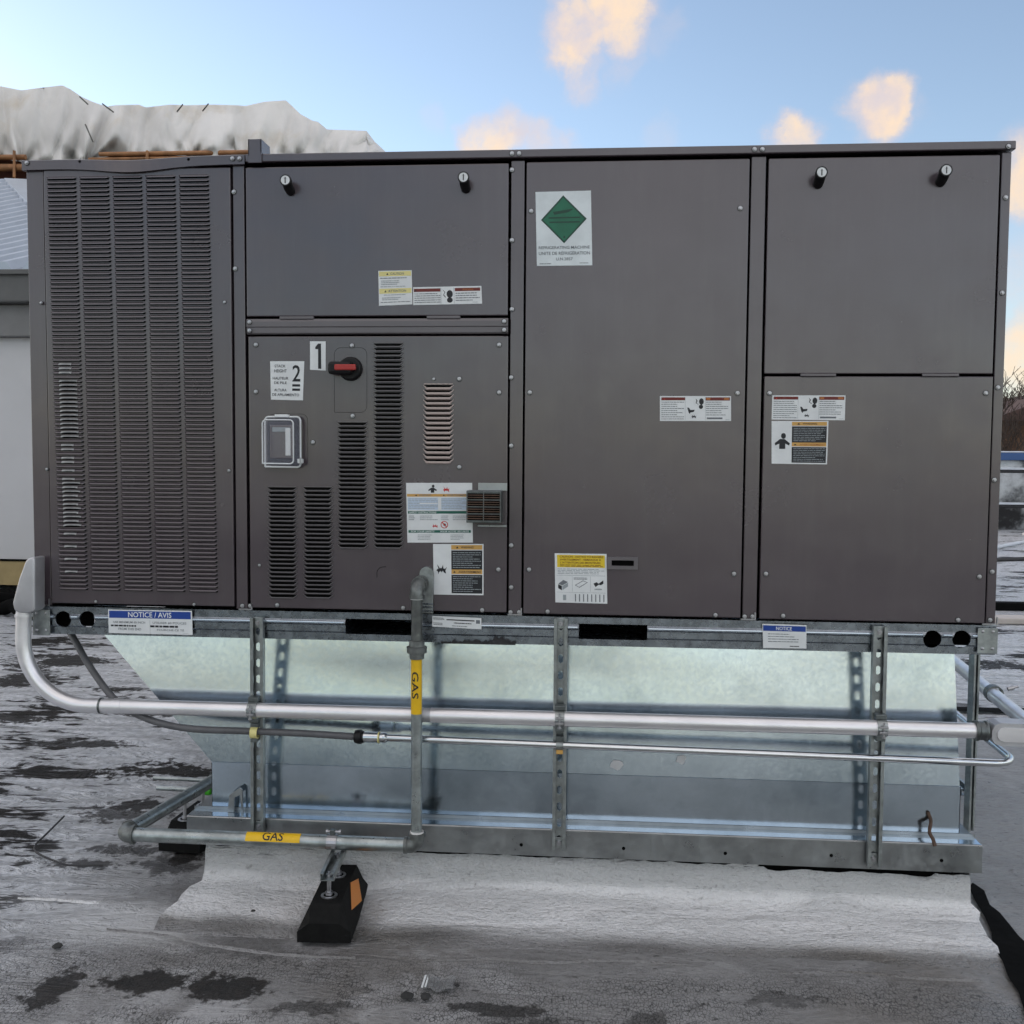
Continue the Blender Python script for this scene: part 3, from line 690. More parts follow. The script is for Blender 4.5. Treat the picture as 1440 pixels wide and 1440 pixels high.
segs = [(.052, .083), (.141, .163), (.228, P(486, 880, 0).x-.004), (P(586, 880, 0).x+.004, P(814, 880, 0).x-.004), (P(910, 880, 0).x+.004, P(1311, 899, 0).x-.029), (P(1311, 899, 0).x+.029, P(1352, 899, 0).x-.029), (P(1352, 899, 0).x+.029, P(1375, 899, 0).x)]
h1, h2 = P(89, 871, 0).x, P(123, 871, 0).x; segs[0] = (P(71, 871, 0).x, h1-.029); segs[1] = (h1+.029, h2-.029); segs[2] = (h2+.029, segs[2][1])
for a, c in segs: MB().tube([(a, -.0045, .8685), (c, -.0045, .8685)], .0048, 'galv', 14).build('rail_bead', rail)
for x0, x1 in ((.020, .150), (2.70, 2.93)):   # black backing added to keep the lifting holes dark
    MB().box(x0, x1, .075, .085, .826, .899, 'interior').build('hole_backing', rail)
    MB().box(x0, x1, .012, .075, .893, .899, 'interior').build('hole_backing', rail)
for u0, u1 in ((46, 71), (1375, 1402)):      # end brackets with four rivets
    vt = 855 if u0 < 100 else 881; a = P(u0, vt, -.008); b2 = P(u1, vt+38, -.008)
    q = MB(); q.box(a.x, b2.x, -.0105, -.0075, b2.z-.001, a.z-.004, 'strut', .001); br = q.build('end_bracket', UNIT)
    for i in (.25, .75):
        for j in (.18, .82):
            MB().lathe((a.x+(b2.x-a.x)*i, -.0105, b2.z+(a.z-b2.z)*j), (0, -1, 0), [(0, .005), (.002, .004), (.003, .001), (.003, 0)], 'screw', 10).build('rivet', br)
sl = MB(); rnd = random.Random(5)            # smeared black sealant under the rail
pts = [(620+i*3.0, 902+rnd.uniform(-3, 1.5)-(4 if 24 < i < 32 else 0)) for i in range(36)]
for (u, v), (u2, v2) in zip(pts[:-1], pts[1:]):
    a = P(u, v, -.004); c2 = P(u2, v2, -.004)
    sl.add([(a.x, -.0035, .8105), (c2.x, -.0035, .8105), (c2.x, -.006, max(.813, c2.z)), (a.x, -.006, max(.813, a.z)), (a.x, .003, max(.813, a.z)), (c2.x, .003, max(.813, c2.z))], [(0, 1, 2, 3), (3, 2, 5, 4)], 'sealant')
sl.build('sealant_smear', UNIT)

# ------------------------------------------------------------------ stickers (flat print on the unit)
def sticker(name, label, quad, elems, y=PF, back='white_vinyl'):
    """quad: photo corners tl, tr, br, bl on plane y; elems in 0..1 coordinates (s right, t down)."""
    tl, tr, br, bl = [P(u, v, y) for u, v in quad]; b = MB(); lay = [1]
    def at(s, t, k):
        p = tl*(1-s)*(1-t)+tr*s*(1-t)+br*s*t+bl*(1-s)*t; return (p.x, y-.0004-.0002*k, p.z)
    b.add([at(0, 0, 0), at(1, 0, 0), at(1, 1, 0), at(0, 1, 0)], [(0, 1, 2, 3)], back)
    b.add([at(0, 0, 0), at(1, 0, 0), (at(1, 0, 0)[0], y-.0001, at(1, 0, 0)[2]), (at(0, 0, 0)[0], y-.0001, at(0, 0, 0)[2])], [(0, 1, 2, 3)], back)
    rr = random.Random(sum(map(ord, name+label)))
    def rect(s0, t0, s1, t1, mat, k): b.add([at(s0, t0, k), at(s1, t0, k), at(s1, t1, k), at(s0, t1, k)], [(0, 1, 2, 3)], mat)
    for e in elems:
        if e[0] == 'r': rect(*e[1:6], 1+(e[6] if len(e) > 6 else 0))
        elif e[0] == 't':
            _, txt, s0, s1, t0, t1, mat = e; vs, fs = GLYPH[txt]
            b.add([at(s0+x*(s1-s0), t1+(t0-t1)*yy, 3) for x, yy in vs], fs, mat)
        elif e[0] == 'l':      # rows of illegible small print: word-length dashes
            _, s0, t0, s1, t1, n, mat = e[:7]; fill = e[7] if len(e) > 7 else .5
            for i in range(n):
                tt = t0+(t1-t0)*(i+.5)/n; hh = (t1-t0)/n*fill/2; s = s0; end = s1-(s1-s0)*rr.choice([0, 0, .05, .12, .3])
                while s < end:
                    wd = (s1-s0)*rr.uniform(.04, .16); rect(s, tt-hh, min(s+wd, end), tt+hh, mat, 2); s += wd+(s1-s0)*.018
        elif e[0] == 'p':
            b.add([at(s, t, 2+(e[3] if len(e) > 3 else 0)) for s, t in e[1]], [tuple(range(len(e[1])))], e[2])
    o = b.build(name, UNIT); o['label'] = label; return o

def tri(cx, cy, w, h): return [(cx-w/2, cy+h/2), (cx+w/2, cy+h/2), (cx, cy-h/2)]
def ell(cx, cy, rx, ry, n=14): return [(cx+rx*math.cos(2*math.pi*i/n), cy+ry*math.sin(2*math.pi*i/n)) for i in range(n)]
def burst(cx, cy, w, h):     # jagged flame pictogram
    q = [(-.5, .1), (-.42, -.05), (-.30, -.02), (-.42, -.5), (-.16, -.08), (-.08, -.16), (.0, -.1), (.14, -.48), (.16, -.1), (.32, -.04), (.5, -.25), (.36, .12), (.42, .42), (.22, .3), (.1, .12), (0, .3), (-.12, .14), (-.26, .3), (-.3, .48), (-.36, .2)]
    return [(cx+x*w, cy+y*h) for x, y in q]
def person_bust(cx, cy, w, h):
    return [[(cx-.5*w, cy+.05*h), (cx-.15*w, cy-.22*h), (cx+.15*w, cy-.22*h), (cx+.5*w, cy+.05*h), (cx+.46*w, cy+.2*h), (cx+.2*w, cy+.08*h), (cx+.2*w, cy+.42*h), (cx-.2*w, cy+.42*h), (cx-.2*w, cy+.08*h), (cx-.46*w, cy+.2*h)], ell(cx+.08*w, cy-.42*h, .16*w, .19*h)]

sticker('refrigerant_sticker', 'white sticker with green diamond', [(753, 270), (831, 268), (833, 373), (755, 374)],
    [('p', [(.5, .055), (.915, .375), (.5, .70), (.09, .38)], 'green_dark'), ('p', [(.5, .085), (.875, .377), (.5, .67), (.13, .382)], 'green_vinyl', 1),
     ('p', [(.31, .275), (.58, .245), (.66, .235), (.66, .255), (.58, .285), (.33, .315)], 'green_dark', 2), ('r', .23, .345, .80, .365, 'green_dark', 3), ('r', .24, .405, .79, .425, 'green_dark', 3), ('r', .49, .60, .52, .63, 'green_dark', 3),
     ('t', "REFRIGERATING MACHINE", .04, .96, .735, .775, 'ink_grey'), ('t', "UNITE DE RÉFRIGÉRATION", .04, .96, .80, .855, 'ink_grey'), ('t', "U.N.2857", .35, .65, .89, .93, 'ink_grey'),
     ('l', .05, .965, .35, .98, 1, 'ink_grey', .8), ('l', .77, .96, .95, .975, 1, 'ink_pale', .8)], back='silver_vinyl')
sticker('stack_height_sticker', 'white stack height sticker with a large 2', [(380, 508), (428, 508), (426, 563), (381, 562)],
    [('t', "STACK", .13, .45, .09, .16, 'ink'), ('t', "HEIGHT", .12, .49, .21, .29, 'ink'), ('t', "HAUTEUR", .07, .54, .405, .475, 'ink'), ('t', "DE PILE", .11, .49, .525, .59, 'ink'),
     ('t', "ALTURA", .11, .49, .71, .78, 'ink'), ('t', "DE APILAMIENTO", .05, .88, .83, .90, 'ink'), ('t', "2", .66, .90, .10, .52, 'ink'), ('r', .66, .59, .90, .65, 'ink'), ('r', .66, .70, .90, .76, 'ink')])
sticker('number_sticker', 'white sticker with a large black 1', [(436, 480), (458, 480), (458, 521), (436, 520)], [('p', [(.52, .08), (.70, .08), (.72, .95), (.52, .95), (.52, .27), (.34, .27), (.34, .20)], 'ink')])
sticker('caution_sticker', 'pale caution sticker with two yellow headings', [(532, 381), (579, 380), (580, 428), (533, 430)],
    [('r', .02, .02, .98, .16, 'yellow_vinyl'), ('t', "CAUTION", .36, .76, .055, .125, 'ink_grey'), ('p', tri(.27, .09, .06, .06), 'ink', 1), ('l', .05, .19, .95, .24, 1, 'ink_grey'), ('l', .08, .27, .62, .42, 3, 'ink_pale'), ('l', .05, .44, .9, .48, 1, 'ink_pale'),
     ('r', .02, .515, .98, .66, 'yellow_vinyl'), ('t', "ATTENTION", .29, .82, .55, .625, 'ink_grey'), ('p', tri(.2, .59, .06, .06), 'ink', 1), ('l', .15, .68, .9, .72, 1, 'ink_pale'), ('l', .1, .76, .65, .86, 2, 'ink_pale'), ('l', .05, .89, .95, .93, 1, 'ink_grey')])
shock = [('p', [(.62, .18), (.66, .30), (.64, .42), (.68, .50), (.66, .52), (.62, .44), (.64, .32)], 'ink'), ('p', ell(.71, .42, .045, .20), 'ink'), ('p', ell(.715, .78, .045, .14), 'ink')]
sticker('shock_warning_sticker', 'white sticker with two red headings and a hand pictogram', [(581, 404), (677, 402), (678, 427), (581, 429)],
    [('r', .01, .09, .40, .27, 'dark_red'), ('r', .58+.03, .09, .98, .27, 'dark_red'), ('t', "WARNING", .72, .88, .13, .24, 'orange_band'), ('p', tri(.035, .18, .03, .12), 'ink', 1),
     ('l', .02, .32, .40, .92, 5, 'ink_grey', .35), ('l', .62, .32, .97, .85, 4, 'ink_grey', .35), ('l', .86, .88, .97, .93, 1, 'ink_pale'), ('r', .405, .05, .41, .97, 'ink_pale'), ('r', .595, .05, .60, .97, 'ink_pale'),
     ('p', [(.43, .15), (.47, .32), (.45, .45), (.48, .60), (.47, .61), (.44, .47), (.46, .33)], 'ink'), ('p', ell(.535, .42, .045, .22), 'ink'), ('p', ell(.535, .76, .042, .15), 'ink')])
def hands(quad, label):
    sticker('moving_parts_sticker', label, quad,
        [('r', .02, .05, .355, .17, 'dark_red'), ('r', .645, .05, .985, .18, 'dark_red'), ('r', .90, .07, .97, .15, 'orange_band', 1), ('r', .655, .07, .71, .15, 'orange_band', 1), ('p', tri(.06, .11, .02, .07), 'red_print', 1),
         ('l', .02, .20, .34, .96, 9, 'ink_grey', .30), ('l', .65, .20, .96, .80, 7, 'ink_grey', .30), ('r', .66, .86, .88, .93, 'ink_grey'), ('l', .92, .93, .98, .96, 1, 'ink_pale'), ('r', .355, .04, .358, .97, 'ink_pale'), ('r', .64, .04, .643, .97, 'ink_pale'),
         ('p', [(.505, .10), (.53, .18), (.515, .28), (.545, .32), (.54, .34), (.505, .28), (.515, .19)], 'ink'), ('p', ell(.585, .22, .033, .13), 'ink'), ('p', ell(.578, .43, .03, .085), 'ink'),
         ('p', [(.385, .46), (.41, .47), (.43, .56), (.49, .55), (.48, .63), (.43, .66), (.42, .72), (.405, .66)], 'ink'), ('p', burst(.48, .82, .07, .16), 'ink')])
hands([(928, 557), (1028, 557), (1028, 592), (928, 592)], 'white hand hazard sticker on the centre panel')
hands([(1086, 556), (1189, 556), (1188, 591), (1085, 590)], 'white hand hazard sticker on the lower right panel')
def black_warn(name, quad, label, pic):
    sticker(name, label, quad, [('r', .36, .02, .975, .11, 'amber'), ('t', "WARNING", .55, .80, .045, .085, 'ink'), ('p', tri(.48, .065, .05, .04), 'ink', 1), ('r', .36, .125, .975, .50, 'ink'), ('l', .39, .15, .95, .48, 8, 'ink_pale', .30),
        ('r', .36, .50, .975, .59, 'amber'), ('t', "AVERTISSEMENT", .50, .95, .525, .57, 'orange_band' if 'exh' in name else 'ink'), ('p', tri(.42, .545, .05, .04), 'ink', 1), ('r', .36, .605, .975, .97, 'ink'), ('l', .39, .62, .95, .95, 8, 'ink_pale', .30)]+[('p', q, 'ink') for q in pic])
black_warn('exhaust_warning_sticker', [(1085, 592), (1165, 592), (1163, 653), (1085, 652)], 'black and orange warning sticker with a figure pictogram', person_bust(.19, .50, .27, .36))
black_warn('fire_warning_sticker', [(609, 765), (680, 765), (680, 837), (610, 836)], 'black and orange warning sticker with a flame pictogram', [burst(.165, .50, .21, .20)])
sticker('safety_sticker', 'large white safety sticker with orange and green bands', [(571, 679), (664, 679), (665, 763), (573, 763)],
    [('p', person_bust(.40, .11, .13, .13)[0], 'ink'), ('p', person_bust(.40, .11, .13, .13)[1], 'ink'), ('p', burst(.61, .11, .10, .10), 'red_print'),
     ('r', .01, .185, .985, .23, 'amber'), ('t', "WARNING", .19, .38, .19, .22, 'ink_grey'), ('t', "AVERTISSEMENT", .62, .92, .19, .22, 'ink_grey'), ('p', tri(.15, .205, .03, .03), 'ink', 1), ('p', tri(.57, .205, .03, .03), 'ink', 1),
     ('r', .02, .25, .985, .45, 'blue_tint'), ('l', .03, .255, .48, .44, 7, 'ink_pale', .35), ('l', .53, .255, .97, .44, 7, 'ink_pale', .35), ('r', .20, .335, .47, .355, 'white_print', 2), ('r', .48, .25, .53, .46, 'white_vinyl', 1),
     ('r', .02, .47, .97, .515, 'teal'), ('t', "SAFETY INSTRUCTIONS", .04, .45, .478, .508, 'white_print'), ('l', .20, .54, .47, .63, 3, 'ink_pale', .4), ('l', .03, .54, .12, .63, 3, 'ink_grey', .4), ('l', .52, .54, .64, .63, 3, 'ink_pale', .4), ('l', .70, .54, .95, .63, 3, 'ink_pale', .4),
     ('p', burst(.43, .72, .09, .07), 'red_print'), ('p', ell(.57, .70, .057, .062, 18), 'red_print'), ('p', ell(.57, .70, .045, .049, 18), 'white_vinyl', 1), ('p', [(.53, .665), (.545, .655), (.61, .735), (.60, .745)], 'red_print', 3), ('p', ell(.575, .70, .02, .022, 8), 'ink', 2),
     ('r', .02, .79, .97, .835, 'teal'), ('t', "FOR YOUR SAFETY", .06, .42, .798, .828, 'white_print'), ('t', "POUR VOTRE SÉCURITÉ", .51, .94, .793, .828, 'white_print'), ('l', .16, .86, .38, .96, 4, 'ink_pale', .4), ('l', .66, .86, .86, .96, 4, 'ink_pale', .4)])
sticker('rigging_sticker', 'white rigging sticker with a yellow heading and drawings', [(780, 778), (853, 779), (854, 849), (781, 847)],
    [('r', .045, .03, .965, .28, 'yellow_bright'), ('t', "CAUTION - NOTICE TO RIGGERS", .10, .93, .045, .085, 'dark_red'), ('t', "AVERTISSEMENT - REMARQUE A", .10, .89, .105, .15, 'dark_red'), ('t', "L'ATTENTION DES MONTEURS", .11, .88, .165, .205, 'dark_red'), ('l', .1, .22, .94, .27, 2, 'dark_red', .45),
     ('l', .05, .30, .95, .42, 4, 'ink_pale', .4), ('r', .03, .44, .97, .447, 'ink_pale'), ('r', .33, .46, .335, .77, 'ink_pale'), ('r', .68, .46, .685, .77, 'ink_pale'), ('r', .03, .785, .97, .79, 'ink_pale'),
     ('p', [(.06, .63), (.13, .66), (.13, .75), (.06, .71)], 'ink'), ('p', [(.06, .62), (.16, .54), (.25, .58), (.14, .65)], 'ink_grey'), ('p', [(.14, .66), (.25, .59), (.25, .67), (.14, .745)], 'ink_pale'),
     ('p', [(.38, .64), (.54, .54), (.63, .58), (.47, .69)], 'ink_grey'), ('p', [(.40, .64), (.54, .555), (.61, .58), (.47, .675)], 'white_vinyl', 1), ('l', .36, .48, .62, .53, 2, 'ink_grey', .5), ('p', [(.74, .60), (.80, .57), (.84, .60), (.93, .53), (.93, .60), (.88, .63), (.84, .62), (.78, .67)], 'ink'),
     ('l', .76, .69, .90, .74, 1, 'ink_pale'), ('r', .15, .84, .21, .95, 'ink_pale')]+[('r', .38+.078*i, .82, .40+.078*i, .97, 'ink_grey') for i in range(8)])
sticker('notice_sticker', 'blue and white notice sticker at the left end of the base rail', [(152, 857), (270, 859), (271, 893), (153, 890)],
    [('r', .012, .05, .985, .35, 'blue_print'), ('t', "NOTICE / AVIS", .24, .755, .09, .31, 'white_print'), ('t', "USE MINIMUM 60 INCH", .06, .44, .48, .57, 'ink_grey'), ('l', .03, .63, .46, .72, 1, 'ink', .8), ('t', "FROM THIS END", .12, .39, .76, .86, 'ink_grey'),
     ('t', "UTILISER 60 POUCES", .53, .93, .48, .57, 'ink_grey'), ('l', .50, .63, .97, .72, 1, 'ink', .9), ('t', "FOURCHE CE TÉ", .58, .9, .76, .86, 'ink_grey'), ('r', .495, .42, .498, .97, 'ink_pale'), ('l', .89, .93, .96, .95, 1, 'ink_pale')], y=-.0097)
sticker('notice_sticker', 'blue and white notice sticker towards the right of the base rail', [(1072, 877), (1134, 879), (1134, 912), (1073, 911)],
    [('r', .015, .06, .985, .29, 'blue_print'), ('t', "NOTICE", .31, .67, .10, .25, 'white_print'), ('l', .12, .36, .82, .78, 4, 'ink_grey', .28), ('l', .62, .88, .84, .95, 1, 'ink')], y=-.0097)
sticker('serial_sticker', 'small white serial number sticker on the base rail', [(608, 866), (677, 869), (677, 885), (608, 881)],
    [('l', .02, .12, .26, .34, 2, 'ink', .45), ('r', .29, .24, .86, .34, 'ink'), ('r', .89, .2, .97, .52, 'ink_grey'), ('l', .02, .58, .22, .85, 2, 'ink_grey', .5), ('l', .44, .50, .80, .62, 1, 'ink', .7), ('l', .40, .78, .84, .88, 1, 'ink_grey', .6)], y=-.0097)

# ------------------------------------------------------------------ curb adapter (sheet metal transition under the unit)
ADP = thing('curb_adapter', 'shiny galvanised sheet metal transition between the unit and the roof curb', 'curb adapter', (1.7, .6, .155))
LX0, LX1, LZ0, LZ1 = .487, 2.927, .155, .240      # skirt at the bottom
CX0, CX1, CY = .546, 2.880, .068                  # collar
ZC = .392; ZT = .806; TY = .118                   # crease and top
TX0 = .152; TX1 = 2.868; DEEP = 1.75
def sheet(name, pts, mat='galv', nx=1, nz=1, th=.0015, parent=ADP, amp=0.0):
    """a slightly uneven sheet between four corners (bl, br, tr, tl) with folded thickness."""
    bl, br, tr, tl = [Vector(p) for p in pts]; nrm = (br-bl).cross(tl-bl).normalized(); vs = []
    for j in range(nz+1):
        for i in range(nx+1):
            s, t = i/nx, j/nz; p = bl*(1-s)*(1-t)+br*s*(1-t)+tr*s*t+tl*(1-s)*t
            e = min(s, 1-s, t, 1-t)*4; e = max(0, min(1, e))
            vs.append(p+nrm*amp*e*noise.noise(Vector((p.x*1.7, p.y*2+p.z*3.5, 1.3))))
    fs = [(j*(nx+1)+i, j*(nx+1)+i+1, (j+1)*(nx+1)+i+1, (j+1)*(nx+1)+i) for j in range(nz) for i in range(nx)]
    o = len(vs); vs2 = vs+[v-nrm*th for v in vs]; b = MB()
    b.add(vs2, fs+[tuple(q+o for q in f[::-1]) for f in fs], mat, True)
    return b.build(name, parent)
sheet('front_panel', [(CX0, CY, ZC), (CX1, CY, ZC), (TX1, TY, ZT), (TX0, TY, ZT)], nx=50, nz=10, amp=.0035)
sheet('collar', [(CX0, CY-.003, LZ1), (CX1, CY-.003, LZ1), (CX1, CY-.003, ZC+.003), (CX0, CY-.003, ZC+.003)], nx=40, nz=4, amp=.0015)
sheet('side_panel', [(CX0, DEEP, ZC), (CX0, CY, ZC), (TX0, TY, ZT), (TX0, DEEP, ZT)], nx=4, nz=4, amp=.003)
sheet('side_panel', [(CX1, CY, ZC), (CX1, DEEP, ZC), (TX1, DEEP, ZT), (TX1, TY, ZT)], nx=4, nz=4, amp=.003)
sheet('collar_side', [(CX0-.003, DEEP, LZ1), (CX0-.003, CY, LZ1), (CX0-.003, CY, ZC), (CX0-.003, DEEP, ZC)])
sheet('collar_side', [(CX1+.003, CY, LZ1), (CX1+.003, DEEP, LZ1), (CX1+.003, DEEP, ZC), (CX1+.003, CY, ZC)])
sheet('back_panel', [(CX1, DEEP, LZ1), (CX0, DEEP, LZ1), (TX0, DEEP, ZT), (TX1, DEEP, ZT)])
b = MB(); b.box(TX0-.02, TX1+.03, TY-.02, TY+.02, ZT+.0005, ZT+.003, 'galv_ledge'); b.build('top_flange', ADP)
# skirt: folded ledge with a small upstand where it meets the collar
prof = [(0, LZ0), (0, LZ1-.003), (.003, LZ1), (CY-.006, LZ1), (CY-.006, LZ1+.010), (CY-.0045, LZ1+.010), (CY-.0045, LZ1-.003), (.0025, LZ1-.003), (.0025, LZ0)]
b = MB(); b.prism(prof, LX0, LX1, 'galv_ledge', 'yz'); skirt = b.build('skirt', ADP)
MB().box(LX0+.004, LX1-.004, .004, CY-.0065, LZ1+.0004, LZ1+.0012, 'galv').build('skirt_top', ADP)
b = MB(); b.box(LX0, LX0+.003, .0035, DEEP+.06, LZ0, LZ1-.001, 'galv_ledge'); b.box(LX0+.004, CX0-.002, CY-.004, DEEP, LZ1-.003, LZ1-.0005, 'galv_ledge'); b.build('side_skirt', ADP)
b = MB(); b.box(LX1-.003, LX1, .0035, DEEP+.06, LZ0, LZ1-.001, 'galv_ledge'); b.box(CX1+.006, LX1-.004, CY-.004, DEEP, LZ1-.003, LZ1-.0005, 'galv_ledge'); b.build('side_skirt', ADP)
for u, v in ((309, 1172), (733, 1188), (877, 1193), (1020, 1200), (1169, 1203), (1324, 1210)):
    p = P(u, v, 0); MB().lathe((p.x, -.0002, p.z), (0, -1, 0), [(0, .0055), (.0005, .0045), (.0005, 0)], 'interior', 12).build('nail_hole', skirt)
for u in (915, 983):      # lapped seams of the skirt
    p = P(u, 1190, 0); MB().box(p.x, p.x+.0015, -.0012, 0, LZ0+.001, LZ1-.004, 'strut').build('lap_seam', skirt)
# lifting lugs left and right
a = P(322, 1138, .05); b = MB(); b.prism([(a.x, .242), (a.x+.020, .242), (a.x+.022, .29), (a.x+.042, .300), (a.x+.044, .242), (a.x+.050, .242), (a.x+.048, .316), (a.x+.040, .322), (a.x+.006, .298)], .038, .045, 'galv_ledge'); b.build('lifting_lug', ADP)
pts = spline([P(1305, 1142, .062), P(1309, 1155, .048), P(1307, 1170, .02), P(1312, 1180, .006), P(1315, 1190, -.004)], 5); b = MB()
for p, q in zip(pts[:-1], pts[1:]): b.tube([p, q], .0055, 'rust', 6, True, False)
b.build('lifting_lug', ADP, label='rusty bent lug at the right end')
# scuffs and drips on the sheet: pale zinc marks with their own outline
for u, v, r in ((868, 1075, .022), (958, 1068, .016)):
    p = P(u, v, .07); t = (p.z-ZC)/(ZT-ZC); yy = CY+(TY-CY)*t
    rr = random.Random(u); pg = [(p.x+r*rr.uniform(.7, 1.15)*math.cos(k*.6), p.z+r*rr.uniform(.6, 1.2)*math.sin(k*.6)) for k in range(10)]
    b = MB(); b.add([(x, CY+(TY-CY)*((z-ZC)/(ZT-ZC))-.0045, z) for x, z in pg], [tuple(range(10))], 'conduit_body'); b.build('zinc_patch', ADP)

# ------------------------------------------------------------------ roof curb and its membrane flashing
CURB = thing('roof_curb', 'low roof curb under the skirt with white coated membrane flashing', 'roof curb', (1.7, .6, 0))
MB().box(.56, 2.86, .05, 1.70, .0, .200, 'black_membrane').build('curb_frame', CURB)
def flashing_mat():
    mt = bpy.data.materials.new('flashing'); mt.use_nodes = True
    t = NT(mt.node_tree); b = t.n['Principled BSDF']
    geo = t.new('ShaderNodeNewGeometry').outputs['Position']
    sep = t.new('ShaderNodeSeparateXYZ'); t.l.new(geo, sep.inputs[0]); Y = sep.outputs[1]
    st = t.mapping(geo, (.45, 1.6, 1.6)); n1 = t.noise(st, 5, 6, .62, .8); n2 = t.noise(geo, 34, 5, .65); n3 = t.noise(t.mapping(geo, (.5, 1.3, 1)), 2.2, 5, .6)
    clean = t.mix(t.smooth(n1, .35, .65), (.88, .88, .89), (.70, .705, .715))
    grey = t.mix(t.smooth(n3, .38, .64), (.30, .296, .30), (.20, .194, .188))
    grey = t.mix(t.math('MULTIPLY', t.smooth(n3, .55, .68), .5), grey, (.17, .15, .125))
    edge = t.math('ADD', Y, t.math('MULTIPLY', t.math('SUBTRACT', n1, .5), .12))
    col = t.mix(t.smooth(edge, -.15, -.24), clean, grey)
    col = t.mix(t.math('MULTIPLY', t.smooth(t.math('ADD', sep.outputs[2], t.math('MULTIPLY', t.math('SUBTRACT', n1, .5), .05)), .045, .075), .75), col, (.50, .51, .515))     # greyer tone on the upstand
    col = t.mix(t.math('MULTIPLY', t.smooth(n2, .60, .74), .6), col, (.12, .115, .11))
    for cx, cy, rx, ry, k in ((1.02, -.20, .16, .20, .75), (1.32, -.22, .20, .07, .6), (.72, -.22, .18, .07, .6), (2.45, -.24, .22, .06, .5), (1.9, -.25, .25, .05, .5)):  # dark blotches: grime, plus contact shadow painted around the block and cant
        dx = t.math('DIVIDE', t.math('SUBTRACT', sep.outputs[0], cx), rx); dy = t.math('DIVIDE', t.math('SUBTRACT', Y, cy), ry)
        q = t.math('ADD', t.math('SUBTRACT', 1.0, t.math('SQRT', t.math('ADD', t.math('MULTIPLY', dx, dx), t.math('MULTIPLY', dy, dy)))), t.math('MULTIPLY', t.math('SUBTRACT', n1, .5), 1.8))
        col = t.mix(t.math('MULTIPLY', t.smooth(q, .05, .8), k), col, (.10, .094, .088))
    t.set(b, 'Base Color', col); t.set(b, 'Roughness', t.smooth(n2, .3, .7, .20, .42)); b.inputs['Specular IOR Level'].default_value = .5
    h = t.math('ADD', t.math('MULTIPLY', n1, .034), t.math('MULTIPLY', t.math('ADD', n2, t.math('MULTIPLY', t.noise(t.mapping(geo, (.6, 1.5, 1.5)), 90, 4, .6), .5)), .016))
    bn = t.new('ShaderNodeBump'); bn.inputs['Distance'].default_value = 1; bn.inputs['Strength'].default_value = 1
    t.set(bn, 'Height', h); t.l.new(bn.outputs[0], b.inputs['Normal']); MATS['flashing'] = mt
flashing_mat()
def flashing():
    X0, X1 = .536, 2.905; nx = 190; rr = random.Random(2)
    prof = [(.034, .146), (.030, .12), (.028, .085), (.022, .055), (.006, .036), (-.03, .029), (-.08, .023), (-.12, .017), (-.16, .011), (-.20, .005), (-.24, .001), (-.27, -.004), (-.30, -.010), (-.33, -.018)]
    vs = []
    for i in range(nx+1):
        s = i/nx
        for j, (y, z) in enumerate(prof):
            x0 = X0; x1 = X1
            if j > 3:                                  # the skirt of the sheet flares out on the right, ragged
                k = (.02-y)/.48; x1 = 2.928-.12*(.02-y)+.010*math.sin(y*23)+.004*math.sin(y*71); x0 = X0-.030*min(1, k*6)-.03*k+.008*math.sin(y*40)
            x = x0+(x1-x0)*s
            w = noise.noise(Vector((x*2.1, y*9, z*9)))*.009+noise.noise(Vector((x*7, y*20, z*20+5)))*.006+noise.noise(Vector((x*16, y*50, z*50+5)))*.0025
            if j == 0: z += noise.noise(Vector((x*3.0, 0, 8)))*.010+noise.noise(Vector((x*11, 0, 2)))*.008+noise.noise(Vector((x*37, 0, 2)))*.004-.010*(abs(x-2.55) < .25)-.008
            if j < 4: vs.append((x, y+w*.8-.002, z))
            elif j < len(prof)-2: vs.append((x, y, z+w*(1 if j < 8 else .5)))
            else: vs.append((x, y+noise.noise(Vector((x*4, 1, 1)))*.02, z-.004*(j == len(prof)-1)))
    n = len(prof); fs = [(i*n+j, (i+1)*n+j, (i+1)*n+j+1, i*n+j+1) for i in range(nx) for j in range(n-1)]
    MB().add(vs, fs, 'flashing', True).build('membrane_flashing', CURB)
    # returns of the flashing round the two corners
    for x, sg in ((X0, -1), (X1, 1)):
        vv = []
        for k in range(9):
            y = .034+k*.2
            vv += [(x, y, .145+noise.noise(Vector((y*6, 3, 1)))*.008), (x+sg*.002, y, .07), (x+sg*.008, y, .03), (x+sg*.02, y, .010), (x+sg*.032+noise.noise(Vector((y*3, 1, 7)))*.01, y, -.006)]
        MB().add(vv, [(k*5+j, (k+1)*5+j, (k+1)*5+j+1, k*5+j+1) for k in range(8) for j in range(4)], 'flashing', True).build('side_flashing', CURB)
flashing()
# loose torn edges of flashing under the skirt
rr = random.Random(9)
for k in range(9):
    u = rr.uniform(330, 1330); p = P(u, 1200+(u-330)*.018, .026); w = rr.uniform(.02, .06)
    b = MB(); b.add([(p.x-w, .020, p.z-.008), (p.x, .016, p.z+.002), (p.x+w, .021, p.z-.004), (p.x+w*.6, .024, p.z-.013)], [(0, 1, 2, 3)], 'flashing'); b.build('torn_edge', CURB)

